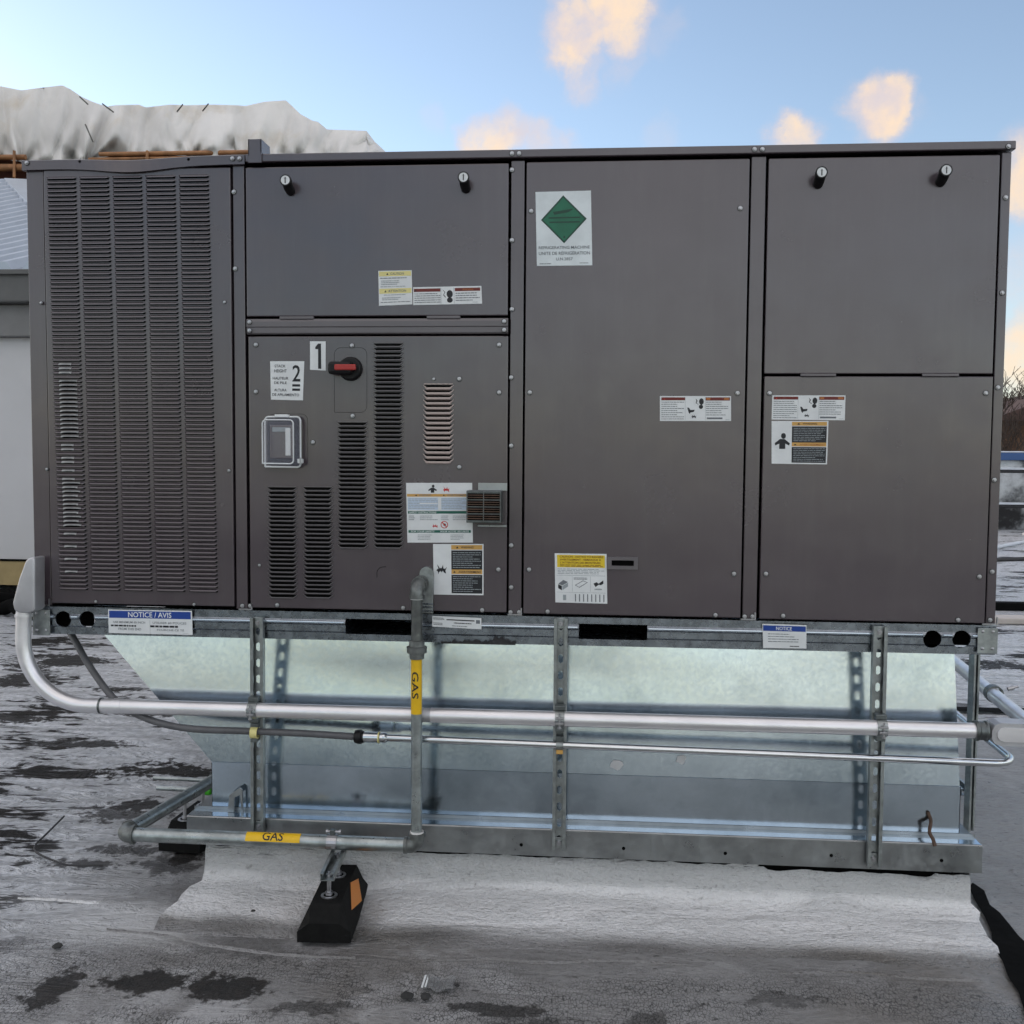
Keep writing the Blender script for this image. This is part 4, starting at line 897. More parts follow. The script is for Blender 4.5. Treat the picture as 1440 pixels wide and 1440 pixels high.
# open joint on the right: torn edge of the sheet with black bitumen showing
jt = MB(); L = [(1362, 1247), (1372, 1268), (1384, 1288), (1394, 1310), (1396, 1330), (1410, 1352), (1417, 1372), (1432, 1394), (1440, 1420), (1452, 1450), (1460, 1490)]
Rr = [(1368, 1241), (1384, 1252), (1392, 1272), (1406, 1283), (1420, 1300), (1431, 1314), (1445, 1328), (1465, 1345), (1480, 1365), (1500, 1390), (1530, 1430)]
vs = [tuple(P(u, v, Z=.0062))[:2]+(.0062,) for u, v in L]+[tuple(P(u, v, Z=.0062))[:2]+(.0062,) for u, v in Rr]
jt.add(vs, [(i, i+1, 12+i, 11+i) for i in range(10)], 'black_membrane'); o = jt.build('bitumen_joint'); o['kind'] = 'structure'

# ------------------------------------------------------------------ slotted strut channels
def channel(L, slots=True, w=.041, d=.021, t=.0026, pitch=.0508, first=.030):
    """C channel along +z from 0 to L, open towards -y, slotted web at y = 0."""
    b = MB(); n = int((L-.02)//pitch); hw, hh = .0072, .0142
    z = 0.0; cells = []; zz = first-pitch/2
    edges = [0]+[first-pitch/2+pitch*i for i in range(1, n+1) if first-pitch/2+pitch*i < L-.01]+[L]
    for z0, z1 in zip(edges[:-1], edges[1:]):
        zc = (z0+z1)/2
        if not slots or z1-z0 < pitch*.8:
            b.box(-w/2, w/2, -t, 0, z0, z1, 'strut'); continue
        O = [(-w/2, z0), (0, z0), (w/2, z0), (w/2, zc), (w/2, z1), (0, z1), (-w/2, z1), (-w/2, zc)]
        I = [(-hw*.75, zc-hh+.003), (0, zc-hh), (hw*.75, zc-hh+.003), (hw, zc), (hw*.75, zc+hh-.003), (0, zc+hh), (-hw*.75, zc+hh-.003), (-hw, zc)]
        I = [(-hw, zc-hh+.005), (0, zc-hh), (hw, zc-hh+.005), (hw, zc), (hw, zc+hh-.005), (0, zc+hh), (-hw, zc+hh-.005), (-hw, zc)]
        vs = [(x, -t, q) for x, q in O]+[(x, -t, q) for x, q in I]+[(x, 0, q) for x, q in O]+[(x, 0, q) for x, q in I]
        fs = []
        for k in range(8):
            j = (k+1) % 8; fs += [(k, j, 8+j, 8+k), (16+k, 24+k, 24+j, 16+j), (8+k, 8+j, 24+j, 24+k)]
        b.add(vs, fs, 'strut')
    for sg in (-1, 1):
        x0, x1 = sorted((sg*w/2, sg*(w/2-t)))
        b.box(x0, x1, -d, -t-.00005, 0, L, 'strut')
        x0, x1 = sorted((sg*(w/2-t-.00005), sg*(w/2-.0095)))
        b.box(x0, x1, -d, -d+t, 0, L, 'strut')
        x0, x1 = sorted((sg*(w/2-.0095), sg*(w/2-.0095+t)))
        b.box(x0, x1, -d+t, -d+.006, 0, L, 'strut')
    return b
LABS = ['upright slotted strut channel bolted to the left of the yellow gas riser', 'upright slotted strut channel in the middle, right of the gas riser', 'upright slotted strut channel near the right end of the adapter']
TOPB = [((361, 868), (362, 1172)), ((789, 869), (786, 1195)), ((1238, 881), (1229, 1218))]
STX = []
for k, ((ut, vt), (ub, vb)) in enumerate(TOPB):
    a = P(ut, vt, -.02); c = P(ub, vb, -.02); xm = (a.x+c.x)/2; STX.append(xm)
    z0, z1 = c.z, a.z; s = thing('strut_channel', LABS[k], 'strut', (xm, -.0075, z0), 'strut channels bolted across the adapter front')
    tilt = math.atan2(a.x-c.x, z1-z0); s.rotation_euler = (0, tilt, 0)
    o = channel(z1-z0).build('channel', None); o.parent = s; o.location = (0, 0, 0)
    for z in (.020, z1-z0-.018):
        b = MB(); b.box(-.016, .016, -.006, -.003, z-.016, z+.016, 'strut', .001); b.lathe((0, -.006, z), (0, -1, 0), [(0, .0085), (.006, .0085), (.006, .005), (.009, .0045), (.009, 0)], 'screw', 6)
        o = b.build('bolt', None); o.parent = s; o.location = (0, 0, 0)
# steel post at the right flank of the adapter
a = P(1370, 926, .30); c = P(1369, 1150, .34)
s = thing('strut_channel', 'upright steel channel standing at the right flank of the adapter', 'strut', (a.x, .32, .17))
o = channel(.64, slots=False, w=.030, d=.02).build('channel', None); o.parent = s; o.location = (0, 0, 0); o.rotation_euler = (0, 0, R(35))
cl = P(1350, 1128, .40); s = thing('strut_offcut', 'short horizontal strut channel lying by the right end of the skirt', 'strut', (cl.x, .34, .236))
o = channel(.62, slots=True).build('channel', None); o.parent = s; o.location = (0, 0, .04); o.rotation_euler = (R(-90), 0, 0)

# ------------------------------------------------------------------ big aluminium conduit with clamps and conduit bodies
CY1 = -.0525; ZC1 = P(760, 1010, -.0525).z
cond = thing('conduit', 'thick bare aluminium conduit bent up at the left end of the unit', 'conduit', (1.6, CY1, ZC1))
pa = P(41, 862, CY1); pb = P(31, 992, CY1); pc = P(1372, 1029, CY1)
pb.z = pc.z = ZC1; pa.x = pb.x+.012
path = fillet([pa, pb, (P(143, 992, CY1).x, CY1, ZC1)], .20, 18)
b = MB(); b.tube(path, .0232, 'aluminium', 28); b.build('elbow', cond)
xs = [P(u, 1000, CY1).x for u in (143, 595, 1372)]
MB().tube([(xs[0]+.0005, CY1, ZC1), (xs[1], CY1, ZC1)], .0226, 'aluminium', 28).build('straight_pipe', cond)
MB().tube([(xs[1]+.024, CY1, ZC1), (xs[2], CY1, ZC1)], .0226, 'aluminium', 28).build('straight_pipe', cond)
MB().tube([(xs[1]+.0005, CY1, ZC1), (xs[1]+.0235, CY1, ZC1)], .0215, 'conduit_body', 24).build('coupling', cond)
MB().lathe((xs[0]-.004, CY1, ZC1), (1, 0, 0), [(0, .0236), (0, .0246), (.006, .0246), (.006, .0236)], 'strut_dark', 28).build('coupling_ring', cond)
MB().tube([(P(160, 992, CY1).x, CY1, ZC1), (P(172, 992, CY1).x, CY1, ZC1)], .0238, 'aluminium', 28).build('coupling_ring', cond)
e = P(41, 862, CY1); MB().lathe((path[0].x, CY1, path[0].z-.012), (0, 0, 1), [(0, .0234), (0, .0262), (.008, .0262), (.008, .022), (.02, .022)], 'aluminium', 26).build('coupling_ring', cond)
# left conduit body: tall tapered casting at the corner of the unit
pl = [(24, 846), (33, 812), (42, 788), (47, 783), (55, 783), (55, 857), (46, 861), (32, 860), (26, 856)]
b = MB(); q = [(P(u, v, CY1).x, P(u, v, CY1).z) for u, v in pl]; bmv = bmesh.new()
f = bmv.faces.new([bmv.verts.new((x, CY1-.026, z)) for x, z in q]); ex = bmesh.ops.extrude_face_region(bmv, geom=[f])
for g_ in ex['geom']:
    if isinstance(g_, bmesh.types.BMVert): g_.co.y = -.016
bmesh.ops.bevel(bmv, geom=bmv.edges[:], offset=.006, segments=3, profile=.5, affect='EDGES'); bmv.verts.index_update()
b.add([v.co.copy() for v in bmv.verts], [[v.index for v in f.verts] for f in bmv.faces], 'conduit_body', True); bmv.free(); b.build('conduit_body', cond)
# right conduit body lying on its side, cover ridge facing out
zc = ZC1; x0 = xs[2]; b = MB()
b.lathe((x0-.002, CY1, zc), (1, 0, 0), [(0, .0228), (0, .029), (.008, .030), (.012, .027), (.026, .027), (.03, .030), (.034, .030)], 'strut_dark', 24); b.build('compression_nut', cond)
pl = [(x0+.036, zc-.012), (x0+.044, zc-.028), (x0+.060, zc-.034), (x0+.215, zc-.034), (x0+.225, zc-.02), (x0+.225, zc+.02), (x0+.215, zc+.030), (x0+.060, zc+.032), (x0+.044, zc+.026), (x0+.036, zc+.010)]
b = MB(); b.prism(pl, CY1-.032, CY1+.028, 'conduit_body'); lb = b.build('conduit_body', cond)
k = [(.5*(x+(x0+.135))+.5*x if False else x0+.135+(x-(x0+.135))*.86, zc+(z-zc)*.62) for x, z in pl]
b = MB(); b.prism(k, CY1-.037, CY1-.0325, 'aluminium'); b.build('cover_plate', lb)
pr0 = Vector((x0+.19, CY1+.03, zc)); pr1 = P(1336, 926, .95)
MB().tube([pr0, Vector((x0+.19, .05, zc+.0)), pr0.lerp(pr1, .98)+Vector((0, 0, 0))], .0226, 'aluminium', 24).build('straight_pipe', cond)
q = pr0.lerp(pr1, .42); dr = (pr1-pr0).normalized(); b = MB(); b.lathe(q, dr, [(0, .0235), (0, .029), (.03, .029), (.03, .0235)], 'strut_dark', 20); b.build('pipe_clamp', cond)
q = q+Vector((.04, 0, .02)); MB().lathe(q, (1, 0, .3), [(0, .007), (.02, .007), (.02, .004), (.035, .004), (.035, 0)], 'screw', 8).build('clamp_screw', cond)
# two-piece strut clamps
for x in STX:
    b = MB(); ring = [(x, CY1+.0236*math.cos(t), ZC1+.0236*math.sin(t)) for t in [math.pi*.12+i*(math.pi*1.76)/16 for i in range(17)]]
    for wx in (0,):
        vs = []
        for p in ring:
            d = Vector((0, p[1]-CY1, p[2]-ZC1)).normalized()*.0025
            vs += [(x-.014, p[1], p[2]), (x+.014, p[1], p[2]), (x-.014, p[1]+d.y, p[2]+d.z), (x+.014, p[1]+d.y, p[2]+d.z)]
        b.add(vs, [f for i in range(16) for f in ((i*4, i*4+1, i*4+5, i*4+4), (i*4+2, i*4+6, i*4+7, i*4+3), (i*4, i*4+4, i*4+6, i*4+2), (i*4+1, i*4+3, i*4+7, i*4+5))], 'strut')
    b.box(x-.012, x+.012, CY1-.036, CY1-.0265, ZC1-0.010, ZC1-0.003, 'screw', .001); b.box(x-.012, x+.012, CY1-.036, CY1-.0265, ZC1+0.006, ZC1+0.012, 'screw', .001)
    b.lathe((x, CY1-.031, ZC1-0.022), (0, 0, 1), [(0, 0), (0, .0062), (.006, .0062), (.006, .003), (.045, .003), (.045, 0)], 'screw', 8)
    b.box(x-.016, x+.016, CY1-.004, CY1+.026, ZC1+0.026, ZC1+0.040, 'strut_dark', .002); b.box(x-.014, x+.014, CY1-.002, CY1+.024, ZC1-0.040, ZC1-0.025, 'strut_dark', .002)
    b.build('strut_clamp', cond)

# ------------------------------------------------------------------ thin conduit: grey flexible hose, connector and bright tube
CY2 = -.0415
fx = thing('flexible_conduit', 'thin run of grey flexible hose joined to a bright metal tube', 'conduit', (1.6, CY2, .52))
zt = P(760, 1047, CY2).z
ps = [P(92, 880, .16), P(105, 900, .12), P(128, 940, .07), P(163, 985, .01), P(205, 1010, -.04), P(262, 1024, -.058), P(345, 1028, CY2), P(420, 1031, CY2), P(500, 1036, CY2)]
MB().tube(spline(ps, 8), .0108, 'grey_hose', 18).build('flexible_hose', fx)
x0 = P(500, 1036, CY2).x; zc = P(500, 1036, CY2).z
b = MB(); b.lathe((x0-.004, CY2, zc), (1, 0, 0), [(0, .014), (.003, .020), (.012, .0225), (.022, .0225), (.024, .019), (.030, .019)], 'black_plastic', 8); b.build('hose_nut', fx)
b = MB(); b.lathe((x0+.026, CY2, zc), (1, 0, 0), [(0, .0165), (.042, .0165), (.042, .0175), (.045, .0175), (.045, .013)], 'chrome', 22); con = b.build('connector', fx)
b = MB(); b.lathe((x0+.071, CY2, zc), (1, 0, 0), [(0, .0178), (.004, .0178), (.004, .013)], 'yellow_vinyl', 20); b.build('sealing_ring', fx)
b = MB(); b.lathe((x0+.075, CY2, zc), (1, 0, 0), [(0, .015), (.010, .0165), (.018, .0165), (.024, .0125), (.024, .011)], 'chrome', 8); b.build('tube_nut', fx)
zr = P(1390, 1073, CY2).z; xe = P(1432, 1066, CY2).x
path = fillet([(x0+.095, CY2, zc), (xe, CY2, zr), (xe+.03, .9, zr+.01)], .075, 12)
MB().tube(path, .0112, 'chrome', 18).build('bright_tube', fx)
for i, x in enumerate(STX[:2]):
    z = zc+(zr-zc)*(x-x0)/(xe-x0); b = MB(); r = .0155 if i == 0 else .0125
    b.lathe((x-.011, CY2, z), (1, 0, 0), [(0, r), (0, r+.003), (.022, r+.003), (.022, r)], 'yellow_vinyl' if i == 0 else 'strut', 18)
    b.box(x-.012, x+.012, CY2-.004, CY2+.018, z+r, z+r+.014, 'strut_dark', .001); b.box(x-.010, x+.010, CY2-.012, CY2+.018, z-r-.012, z-r, 'strut_dark' if i == 0 else 'amber', .001)
    b.build('strut_clamp', fx)

# ------------------------------------------------------------------ gas line
GY = -.096
gas = thing('gas_pipe', 'grey steel gas pipe with yellow labels rising in front of the unit', 'pipe', (P(588, 1190, GY).x, GY, .15))
xg = P(586, 1000, GY).x; zt = P(585, 824, GY).z; zb = P(585, 1189, GY).z
def elbow(p, d1, d2, r, reach, mat='fitting'):
    """screwed 90 degree elbow with beaded ends"""
    p = Vector(p); d1 = Vector(d1); d2 = Vector(d2); b = MB()
    b.tube(fillet([p+d1*reach, p, p+d2*reach], reach*.75, 8), r*1.22, mat, 20)
    for d in (d1, d2): b.lathe(p+d*(reach-.002), d, [(0, r*1.2), (0, r*1.38), (.009, r*1.38), (.009, r*.9)], mat, 20)
    return b
rr = .0168
elbow((xg, GY, zt), (0, 0, -1), (0, 1, 0), rr, .030).build('elbow', gas)
MB().tube([(xg, GY+.034, zt), (xg, -.0195, zt)], rr, 'black_pipe', 20).build('nipple', gas)
MB().lathe((xg, -.034, zt), (0, 1, 0), [(0, rr), (0, .0235), (.0115, .0235)], 'fitting', 20).build('collar', gas)
zu = P(583, 912, GY).z
MB().tube([(xg, GY, zu+.026), (xg, GY, zt-.034)], rr, 'black_pipe', 20).build('riser', gas)
b = MB(); b.lathe((xg, GY, zu-.030), (0, 0, 1), [(0, .017), (0, .022), (.016, .023), (.018, .030), (.036, .031), (.038, .024), (.054, .023), (.056, .018)], 'fitting', 10); b.build('union', gas)
b = MB(); b.lathe((xg, GY, zt-.040), (0, 0, 1), [(0, .0171), (0, .0192), (.004, .0192), (.004, .017)], 'ptfe', 18); b.build('thread_tape', gas)
MB().tube([(xg, GY, zb+.034), (xg, GY, zu-.0305)], rr, 'pipe_galv', 20).build('riser', gas)
def wrap_label(name, c, axis, r, length, arc, mid, text, frac=.38, mat='yellow'):
    """thin curved label on a pipe; text mapped on the curve"""
    axis = Vector(axis); c = Vector(c); mid = Vector(mid).normalized(); sd = axis.cross(mid); b = MB()
    def at(s, a, k): return c+axis*((s-.5)*length)+(mid*math.cos(a)+sd*math.sin(a))*(r+.0006+.0003*k)
    n = 12; vs = [at(s, -arc+2*arc*i/n, 0) for i in range(n+1) for s in (0, 1)]
    b.add(vs, [(2*i, 2*i+1, 2*i+3, 2*i+2) for i in range(n)], mat, True)
    vs, fs = GLYPH[text]; h = .62; bm = bmesh.new(); bv = [bm.verts.new((x, y, 0)) for x, y in vs]
    for f in fs:
        try: bm.faces.new([bv[i] for i in f])
        except ValueError: pass
    for k in range(1, 12): bmesh.ops.bisect_plane(bm, geom=bm.verts[:]+bm.edges[:]+bm.faces[:], plane_co=(0, k/12, 0), plane_no=(0, 1, 0))
    bm.verts.index_update(); vs = [(v.co.x, v.co.y) for v in bm.verts]; fs = [[v.index for v in f.verts] for f in bm.faces]; bm.free()
    b.add([at(.5+(x-.5)*frac, -(yy-.5)*2*h, 1.2) for x, yy in vs], fs, 'ink')
    return b.build(name, gas)
z1 = P(583, 921, GY).z; z0 = P(583, 1003, GY).z
wrap_label('yellow_label', (xg, GY, (z0+z1)/2), (0, 0, -1), rr, z1-z0, 1.35, (-.15, -1, 0), "GAS", .46)
b = elbow((xg+.002, GY, zb), (0, 0, 1), (-1, 0, 0), .0185, .032); b.build('elbow', gas)
MB().lathe((xg+.001, GY, zb+.040), (0, 0, 1), [(0, .017), (0, .021), (.005, .021), (.005, .017)], 'ptfe', 18).build('thread_tape', gas)
xl = P(172, 1178, GY).x; rp = .0215; zp = zb
MB().tube([(xl+.034, GY, zp), (xg-.034, GY, zp)], rp, 'pipe_galv', 22).build('header_pipe', gas)
u0, u1 = P(348, 1184, GY).x, P(424, 1184, GY).x
wrap_label('yellow_label', ((u0+u1)/2, GY, zp), (1, 0, 0), rp, u1-u0, .8, (0, -.62, .78), "GAS")
pe = Vector((.425, .50, zp+.002)); p0 = Vector((xl, GY, zp)); dd = (pe-p0).normalized()
b = elbow(p0, (1, 0, 0), dd, .0215, .034); b.build('elbow', gas)
MB().tube([p0+dd*.034, p0+dd*1.5], rp, 'pipe_galv', 22).build('return_pipe', gas)
q = p0+dd*.53; b = MB()
for k in range(3): b.lathe(q+dd*(.012*k), dd, [(0, .0216), (0, .027), (.006, .027), (.006, .0216)], 'strut_dark', 18)
b.build('pipe_clamp', gas)

# ------------------------------------------------------------------ rubber support blocks
def support(label, base, rot, length, pipe_z, with_channel=True, ref=True):
    s = thing('pipe_support', label, 'pipe support', base, 'rubber blocks carrying the gas pipe'); s.rotation_euler = (0, 0, rot)
    def put(b, name, par=s): o = b.build(name, None); o.parent = par; o.location = (0, 0, 0); return o
    w, tw, h, l = .076, .043, .100, length/2
    sec = [(-w, 0), (w, 0), (w, .030), (tw, h), (-tw, h), (-w, .030)]
    b = MB(); e = .030; vs = []
    for y, k in ((-l, .0), (-l+e, 1.0), (l-e, 1.0), (l, .0)):
        for x, z in sec: vs.append((x, y, z if (k or z <= .03) else z) if k else (x, y, min(z, .055) if z > .03 else z))
    n = 6; fs = [(i*n+j, i*n+(j+1) % n, (i+1)*n+(j+1) % n, (i+1)*n+j) for i in range(3) for j in range(n)]+[tuple(range(n)), tuple(range(3*n, 4*n))]
    b.add(vs, fs, 'rubber'); blk = put(b, 'rubber_block')
    if ref:
        for sg in (1, -1):
            nx_, nz_ = .07, .033; L2 = math.hypot(nx_, nz_)
            def on(t, y): x = tw+(w-tw)*t; z = h-(h-.03)*t; return (sg*(x+.0015), y, z+.001)
            b = MB(); b.add([on(.04, .01), on(.36, .09), on(.97, .03), on(.62, -.085)] if sg > 0 else [on(.04, .01), on(.62, -.085), on(.97, .03), on(.36, .09)], [(0, 1, 2, 3)], 'orange_reflector'); put(b, 'reflector')
    top = pipe_z-base[2]-.022
    for y in (-.085, .055):
        b = MB(); b.lathe((0, y, h), (0, 0, 1), [(.0003, .024), (.003, .024), (.003, .016)], 'screw', 24); put(b, 'washer')
        b = MB(); b.lathe((0, y, h+.003), (0, 0, 1), [(0, .0115), (.010, .0115), (.010, .005), (top-h-.036, .005)], 'screw', 6); b.tube([(0, y, h+.012), (0, y, top-.030)], .0062, 'screw', 10); put(b, 'threaded_rod')
    if with_channel:
        b = channel(.20, slots=False, w=.041, d=.022); ch = put(b, 'cross_channel'); ch.rotation_euler = (R(-90), 0, 0); ch.location = (0, -.115, top-.024)
        # bolt heads seen in the trough
        b = MB()
        for y in (-.085, .055): b.lathe((0, y, top-.021), (0, 0, 1), [(0, .010), (.006, .010), (.006, .004), (.012, .004), (.012, 0)], 'screw', 6)
        put(b, 'channel_nut')
    return s, top
bx = P(452, 1332, Z=0).x
s, top = support('black rubber support block with orange reflector, in front of the curb', (1.004, -.150, .009), R(4), .33, zp)
# saddle clamp over the pipe at this block
b = MB(); xc = P(468, 1187, GY).x
vs = []
for i in range(13):
    a = -.5+i*(math.pi+1.0)/12; vs += [(xc-.015, GY-math.cos(a)*.0225, zp+math.sin(a)*.0225), (xc+.015, GY-math.cos(a)*.0225, zp+math.sin(a)*.0225), (xc-.015, GY-math.cos(a)*.025, zp+math.sin(a)*.025), (xc+.015, GY-math.cos(a)*.025, zp+math.sin(a)*.025)]
b.add(vs, [f for i in range(12) for f in ((i*4, i*4+1, i*4+5, i*4+4), (i*4+2, i*4+6, i*4+7, i*4+3), (i*4, i*4+4, i*4+6, i*4+2), (i*4+1, i*4+3, i*4+7, i*4+5))], 'screw')
b.box(xc-.008, xc+.008, GY-.008, GY+.008, zp+.024, zp+.040, 'strut_dark', .002); b.lathe((xc-.02, GY, zp+.033), (1, 0, 0), [(0, 0), (0, .007), (.006, .007), (.006, .004), (.04, .004), (.04, .007), (.046, .007), (.046, 0)], 'screw', 8)
b.build('saddle_clamp', gas)
support('black rubber support block standing behind the left gas pipe corner', (.353, .40, .006), R(-4), .26, zp+.002, with_channel=False, ref=False)

# ------------------------------------------------------------------ small things on the roof
pts = [P(90, 1148, Z=.02), P(66, 1172, Z=.02), P(50, 1188, Z=.02), P(52, 1199, Z=.018), P(75, 1210, Z=.014), P(100, 1217, Z=.012), P(145, 1217, Z=.010)]
o = MB().tube(spline(pts, 8), .0035, 'cable', 8).build('cable'); o['label'] = 'thin black cable curling on the roof left of the gas pipe'; o['category'] = 'cable'
dp = thing('drain_pipe', 'thin steel pipe with a bright green joint behind the gas pipe', 'pipe', (.3, .63, .1))
MB().tube([(.10, .64, .1), (.62, .62, .1)], .010, 'pipe_galv', 14).build('pipe', dp)
MB().tube([(.06, .70, .118), (.62, .68, .118)], .008, 'pipe_galv', 14).build('pipe', dp)
a = P(281, 1113, Z=.1).x; c = P(297, 1113, Z=.1).x; MB().lathe((a, .632, .1), (1, 0, -.03), [(0, .010), (0, .0155), (.008, .018), (c-a-.006, .018), (c-a, .014), (c-a, .010)], 'green_tape', 14).build('green_joint', dp)
a = P(598, 1373, Z=.012); c = P(636, 1392, Z=.012); b = MB()
vs = []; 
for i in range(9):
    x = a.x+(c.x-a.x)*i/8; z = .010+.006*math.sin(i*1.1); vs += [(x, c.y, z), (x, a.y, z+.004)]
b.add(vs, [(2*i, 2*i+2, 2*i+3, 2*i+1) for i in range(8)], 'plastic_film')
o = b.build('plastic_scrap'); o['label'] = 'scrap of clear plastic film lying on the roof in the foreground'; o['category'] = 'litter'
MB().box(a.x-.001, a.x+.004, c.y, a.y, .014, .0165, 'white_print').build('film_edge', o); MB().box(a.x+.008, a.x+.012, c.y, a.y, .0155, .018, 'white_print').build('film_edge', o)
def lump(name, label, u, v, r, cat='stone', flat=.5):
    p = P(u, v, Z=.006); bm = bmesh.new(); bmesh.ops.create_icosphere(bm, subdivisions=2, radius=r); rr = random.Random(u)
    for q in bm.verts: q.co *= 1+.35*noise.noise(q.co*(1.7/r)+Vector((u, v, 0))); q.co.z *= flat
    bm.verts.index_update(); b = MB(); b.add([q.co.copy() for q in bm.verts], [[q.index for q in f.verts] for f in bm.faces], 'stone', False); bm.free()
    o = b.build(name, None, loc=(p.x, p.y, .008)); o['label'] = label; o['category'] = cat; return o
lump('roof_stone', 'small black lump left of the front support block, on pale coating', 81, 1331, .014)
lump('roof_stone', 'tiny black lump right of the plastic film scrap', 643, 1387, .006)
lump('tar_lump', 'irregular black tar lump just below the plastic film scrap', 598, 1402, .014, 'tar')
lump('tar_lump', 'flat black tar smear below left of the plastic film scrap', 572, 1401, .018, 'tar', .25)
lump('tar_lump', 'small black lump lying by the left end of the curb', 356, 1283, .010, 'tar')
lump('tar_lump', 'dark speck on the white cant of the curb right of centre', 995, 1245, .009, 'tar', .4)

for k, px in enumerate(([(25, 1262), (80, 1264), (135, 1268), (150, 1263)], [(150, 1306), (230, 1314), (300, 1328), (400, 1341), (500, 1346)], [(600, 1349), (690, 1347), (770, 1352), (860, 1349), (960, 1355)], [(1095, 1368), (1200, 1366), (1290, 1374), (1380, 1378)])):
    pts = spline([P(u, v, Z=.001) for u, v in px], 10); b = MB(); rr = random.Random(k); n = len(pts); vs = []
    for i, p in enumerate(pts):
        w = .006*math.sin(math.pi*i/(n-1))**.5*rr.uniform(.5, 1.2)+.001; z = .0035*rr.uniform(.2, 1)
        vs += [(p.x, p.y-w, -.004), (p.x, p.y, z), (p.x, p.y+w*1.5, -.003)]
    b.add(vs, [f for i in range(n-1) for f in ((3*i, 3*i+3, 3*i+4, 3*i+1), (3*i+1, 3*i+4, 3*i+5, 3*i+2))], 'flashing', True); b.build('lap_seam', ground)

# ------------------------------------------------------------------ background left: penthouse with ribbed metal roof and wrapped works above
BY = 6.0
bld = thing('penthouse', 'pale grey rooftop penthouse with ribbed metal roof behind the left of the unit', 'building', (-4.5, BY, 0))
zw0, zw1 = P(20, 787, BY).z, P(20, 475, BY).z; XR = 1.0
MB().box(-14, XR, BY, BY+7, zw0, zw1, 'wall_panel').build('wall', bld)
for k in range(7): MB().box(-13.6+k*2.1, -13.585+k*2.1, BY-.004, BY-.0005, zw0, zw1, 'fascia_light').build('wall_seam', bld)
MB().box(-14, XR, BY-.02, BY+7, zw0-.24, zw0-.006, 'tan_board').build('base_board', bld)
MB().box(-14, XR, BY-.03, BY-.021, zw0-.012, zw0+.008, 'black_membrane').build('drip_edge', bld)
z2 = P(20, 430, BY).z; z3 = P(20, 385, BY).z
MB().box(-14, XR, BY-.10, BY+7, zw1+.002, z2, 'fascia_light', .01).build('trim_board', bld)
MB().box(-14, XR, BY-.22, BY+7, z2+.002, z3, 'fascia', .015).build('fascia', bld)
MB().box(-14, XR, BY-.26, BY-.225, z3-.05, z3-.005, 'fascia', .006).build('gutter_lip', bld)
# ribbed sheet: ribs climb to the right; a pale hip flashing closes it
up = Vector((.62, .55, .30))
def pix(p):
    d = p-CAM; return 720+FPX*d.dot(RIGHT)/d.dot(FWD), 720-FPX*d.dot(UP)/d.dot(FWD)
px = -8.5; base = []
while px < -2.6:      # ribs climb to the right until the hip
    a = Vector((px, BY-.2, z3)); t = .05
    while t < 6:
        u, v = pix(a+up*t)
        if v < 260+1.06*u: break
        t += .02
    c = a+up*t; base.append((a, c)); sd = Vector((.085, 0, 0)); hh = Vector((0, 0, .075))
    b = MB(); b.add([a-sd, a-sd*.4+hh, a+sd*.4+hh, a+sd, c-sd, c-sd*.4+hh, c+sd*.4+hh, c+sd], [(0, 4, 5, 1), (1, 5, 6, 2), (2, 6, 7, 3), (0, 1, 2, 3), (4, 7, 6, 5)], 'roof_metal')
    b.build('roof_rib', bld); px += .27
b = MB()
for (a, c), (a2, c2) in zip(base[:-1], base[1:]): b.add([a, a2, c2, c], [(0, 1, 2, 3)], 'roof_metal')
b.build('roof_sheet', bld)
b = MB(); w1 = Vector((.02, .02, .09)); w2 = Vector((.34, .30, .14)); w3 = Vector((.5, .5, -.4))
for (a, c), (a2, c2) in zip(base[:-1], base[1:]): b.add([c+w1*0, c2+w1*0, c2+w1, c+w1, c+w2, c2+w2, c+w3, c2+w3], [(0, 1, 2, 3), (3, 2, 5, 4), (4, 5, 7, 6)], 'roof_metal')
b.build('hip_flashing', bld)
# black rolls of membrane at the foot of the wall
for k, (u, v, l) in enumerate(((-10, 838, 1.5), (12, 846, 1.1), (-30, 856, 1.3))):
    p = P(u, v, Z=.06); r = .075
    b = MB(); n = 20; pth = [p+Vector((-l*.7+l*1.3*i/n, .12*math.sin(i*.5+k), .03*math.sin(i*1.3+k))) for i in range(n+1)]
    b.tube(pth, [r*(.8+.3*noise.noise(Vector((i*.7, k, 0)))) for i in range(n+1)], 'black_membrane', 10); o = b.build('membrane_roll')
    o['label'] = ['black roll of roofing membrane nearest the tan wall base', 'middle black roll of roofing membrane near the wall', 'front black roll of roofing membrane lying on the roof at the left edge'][k]; o['category'] = 'membrane'; o['group'] = 'black membrane rolls at the wall foot'

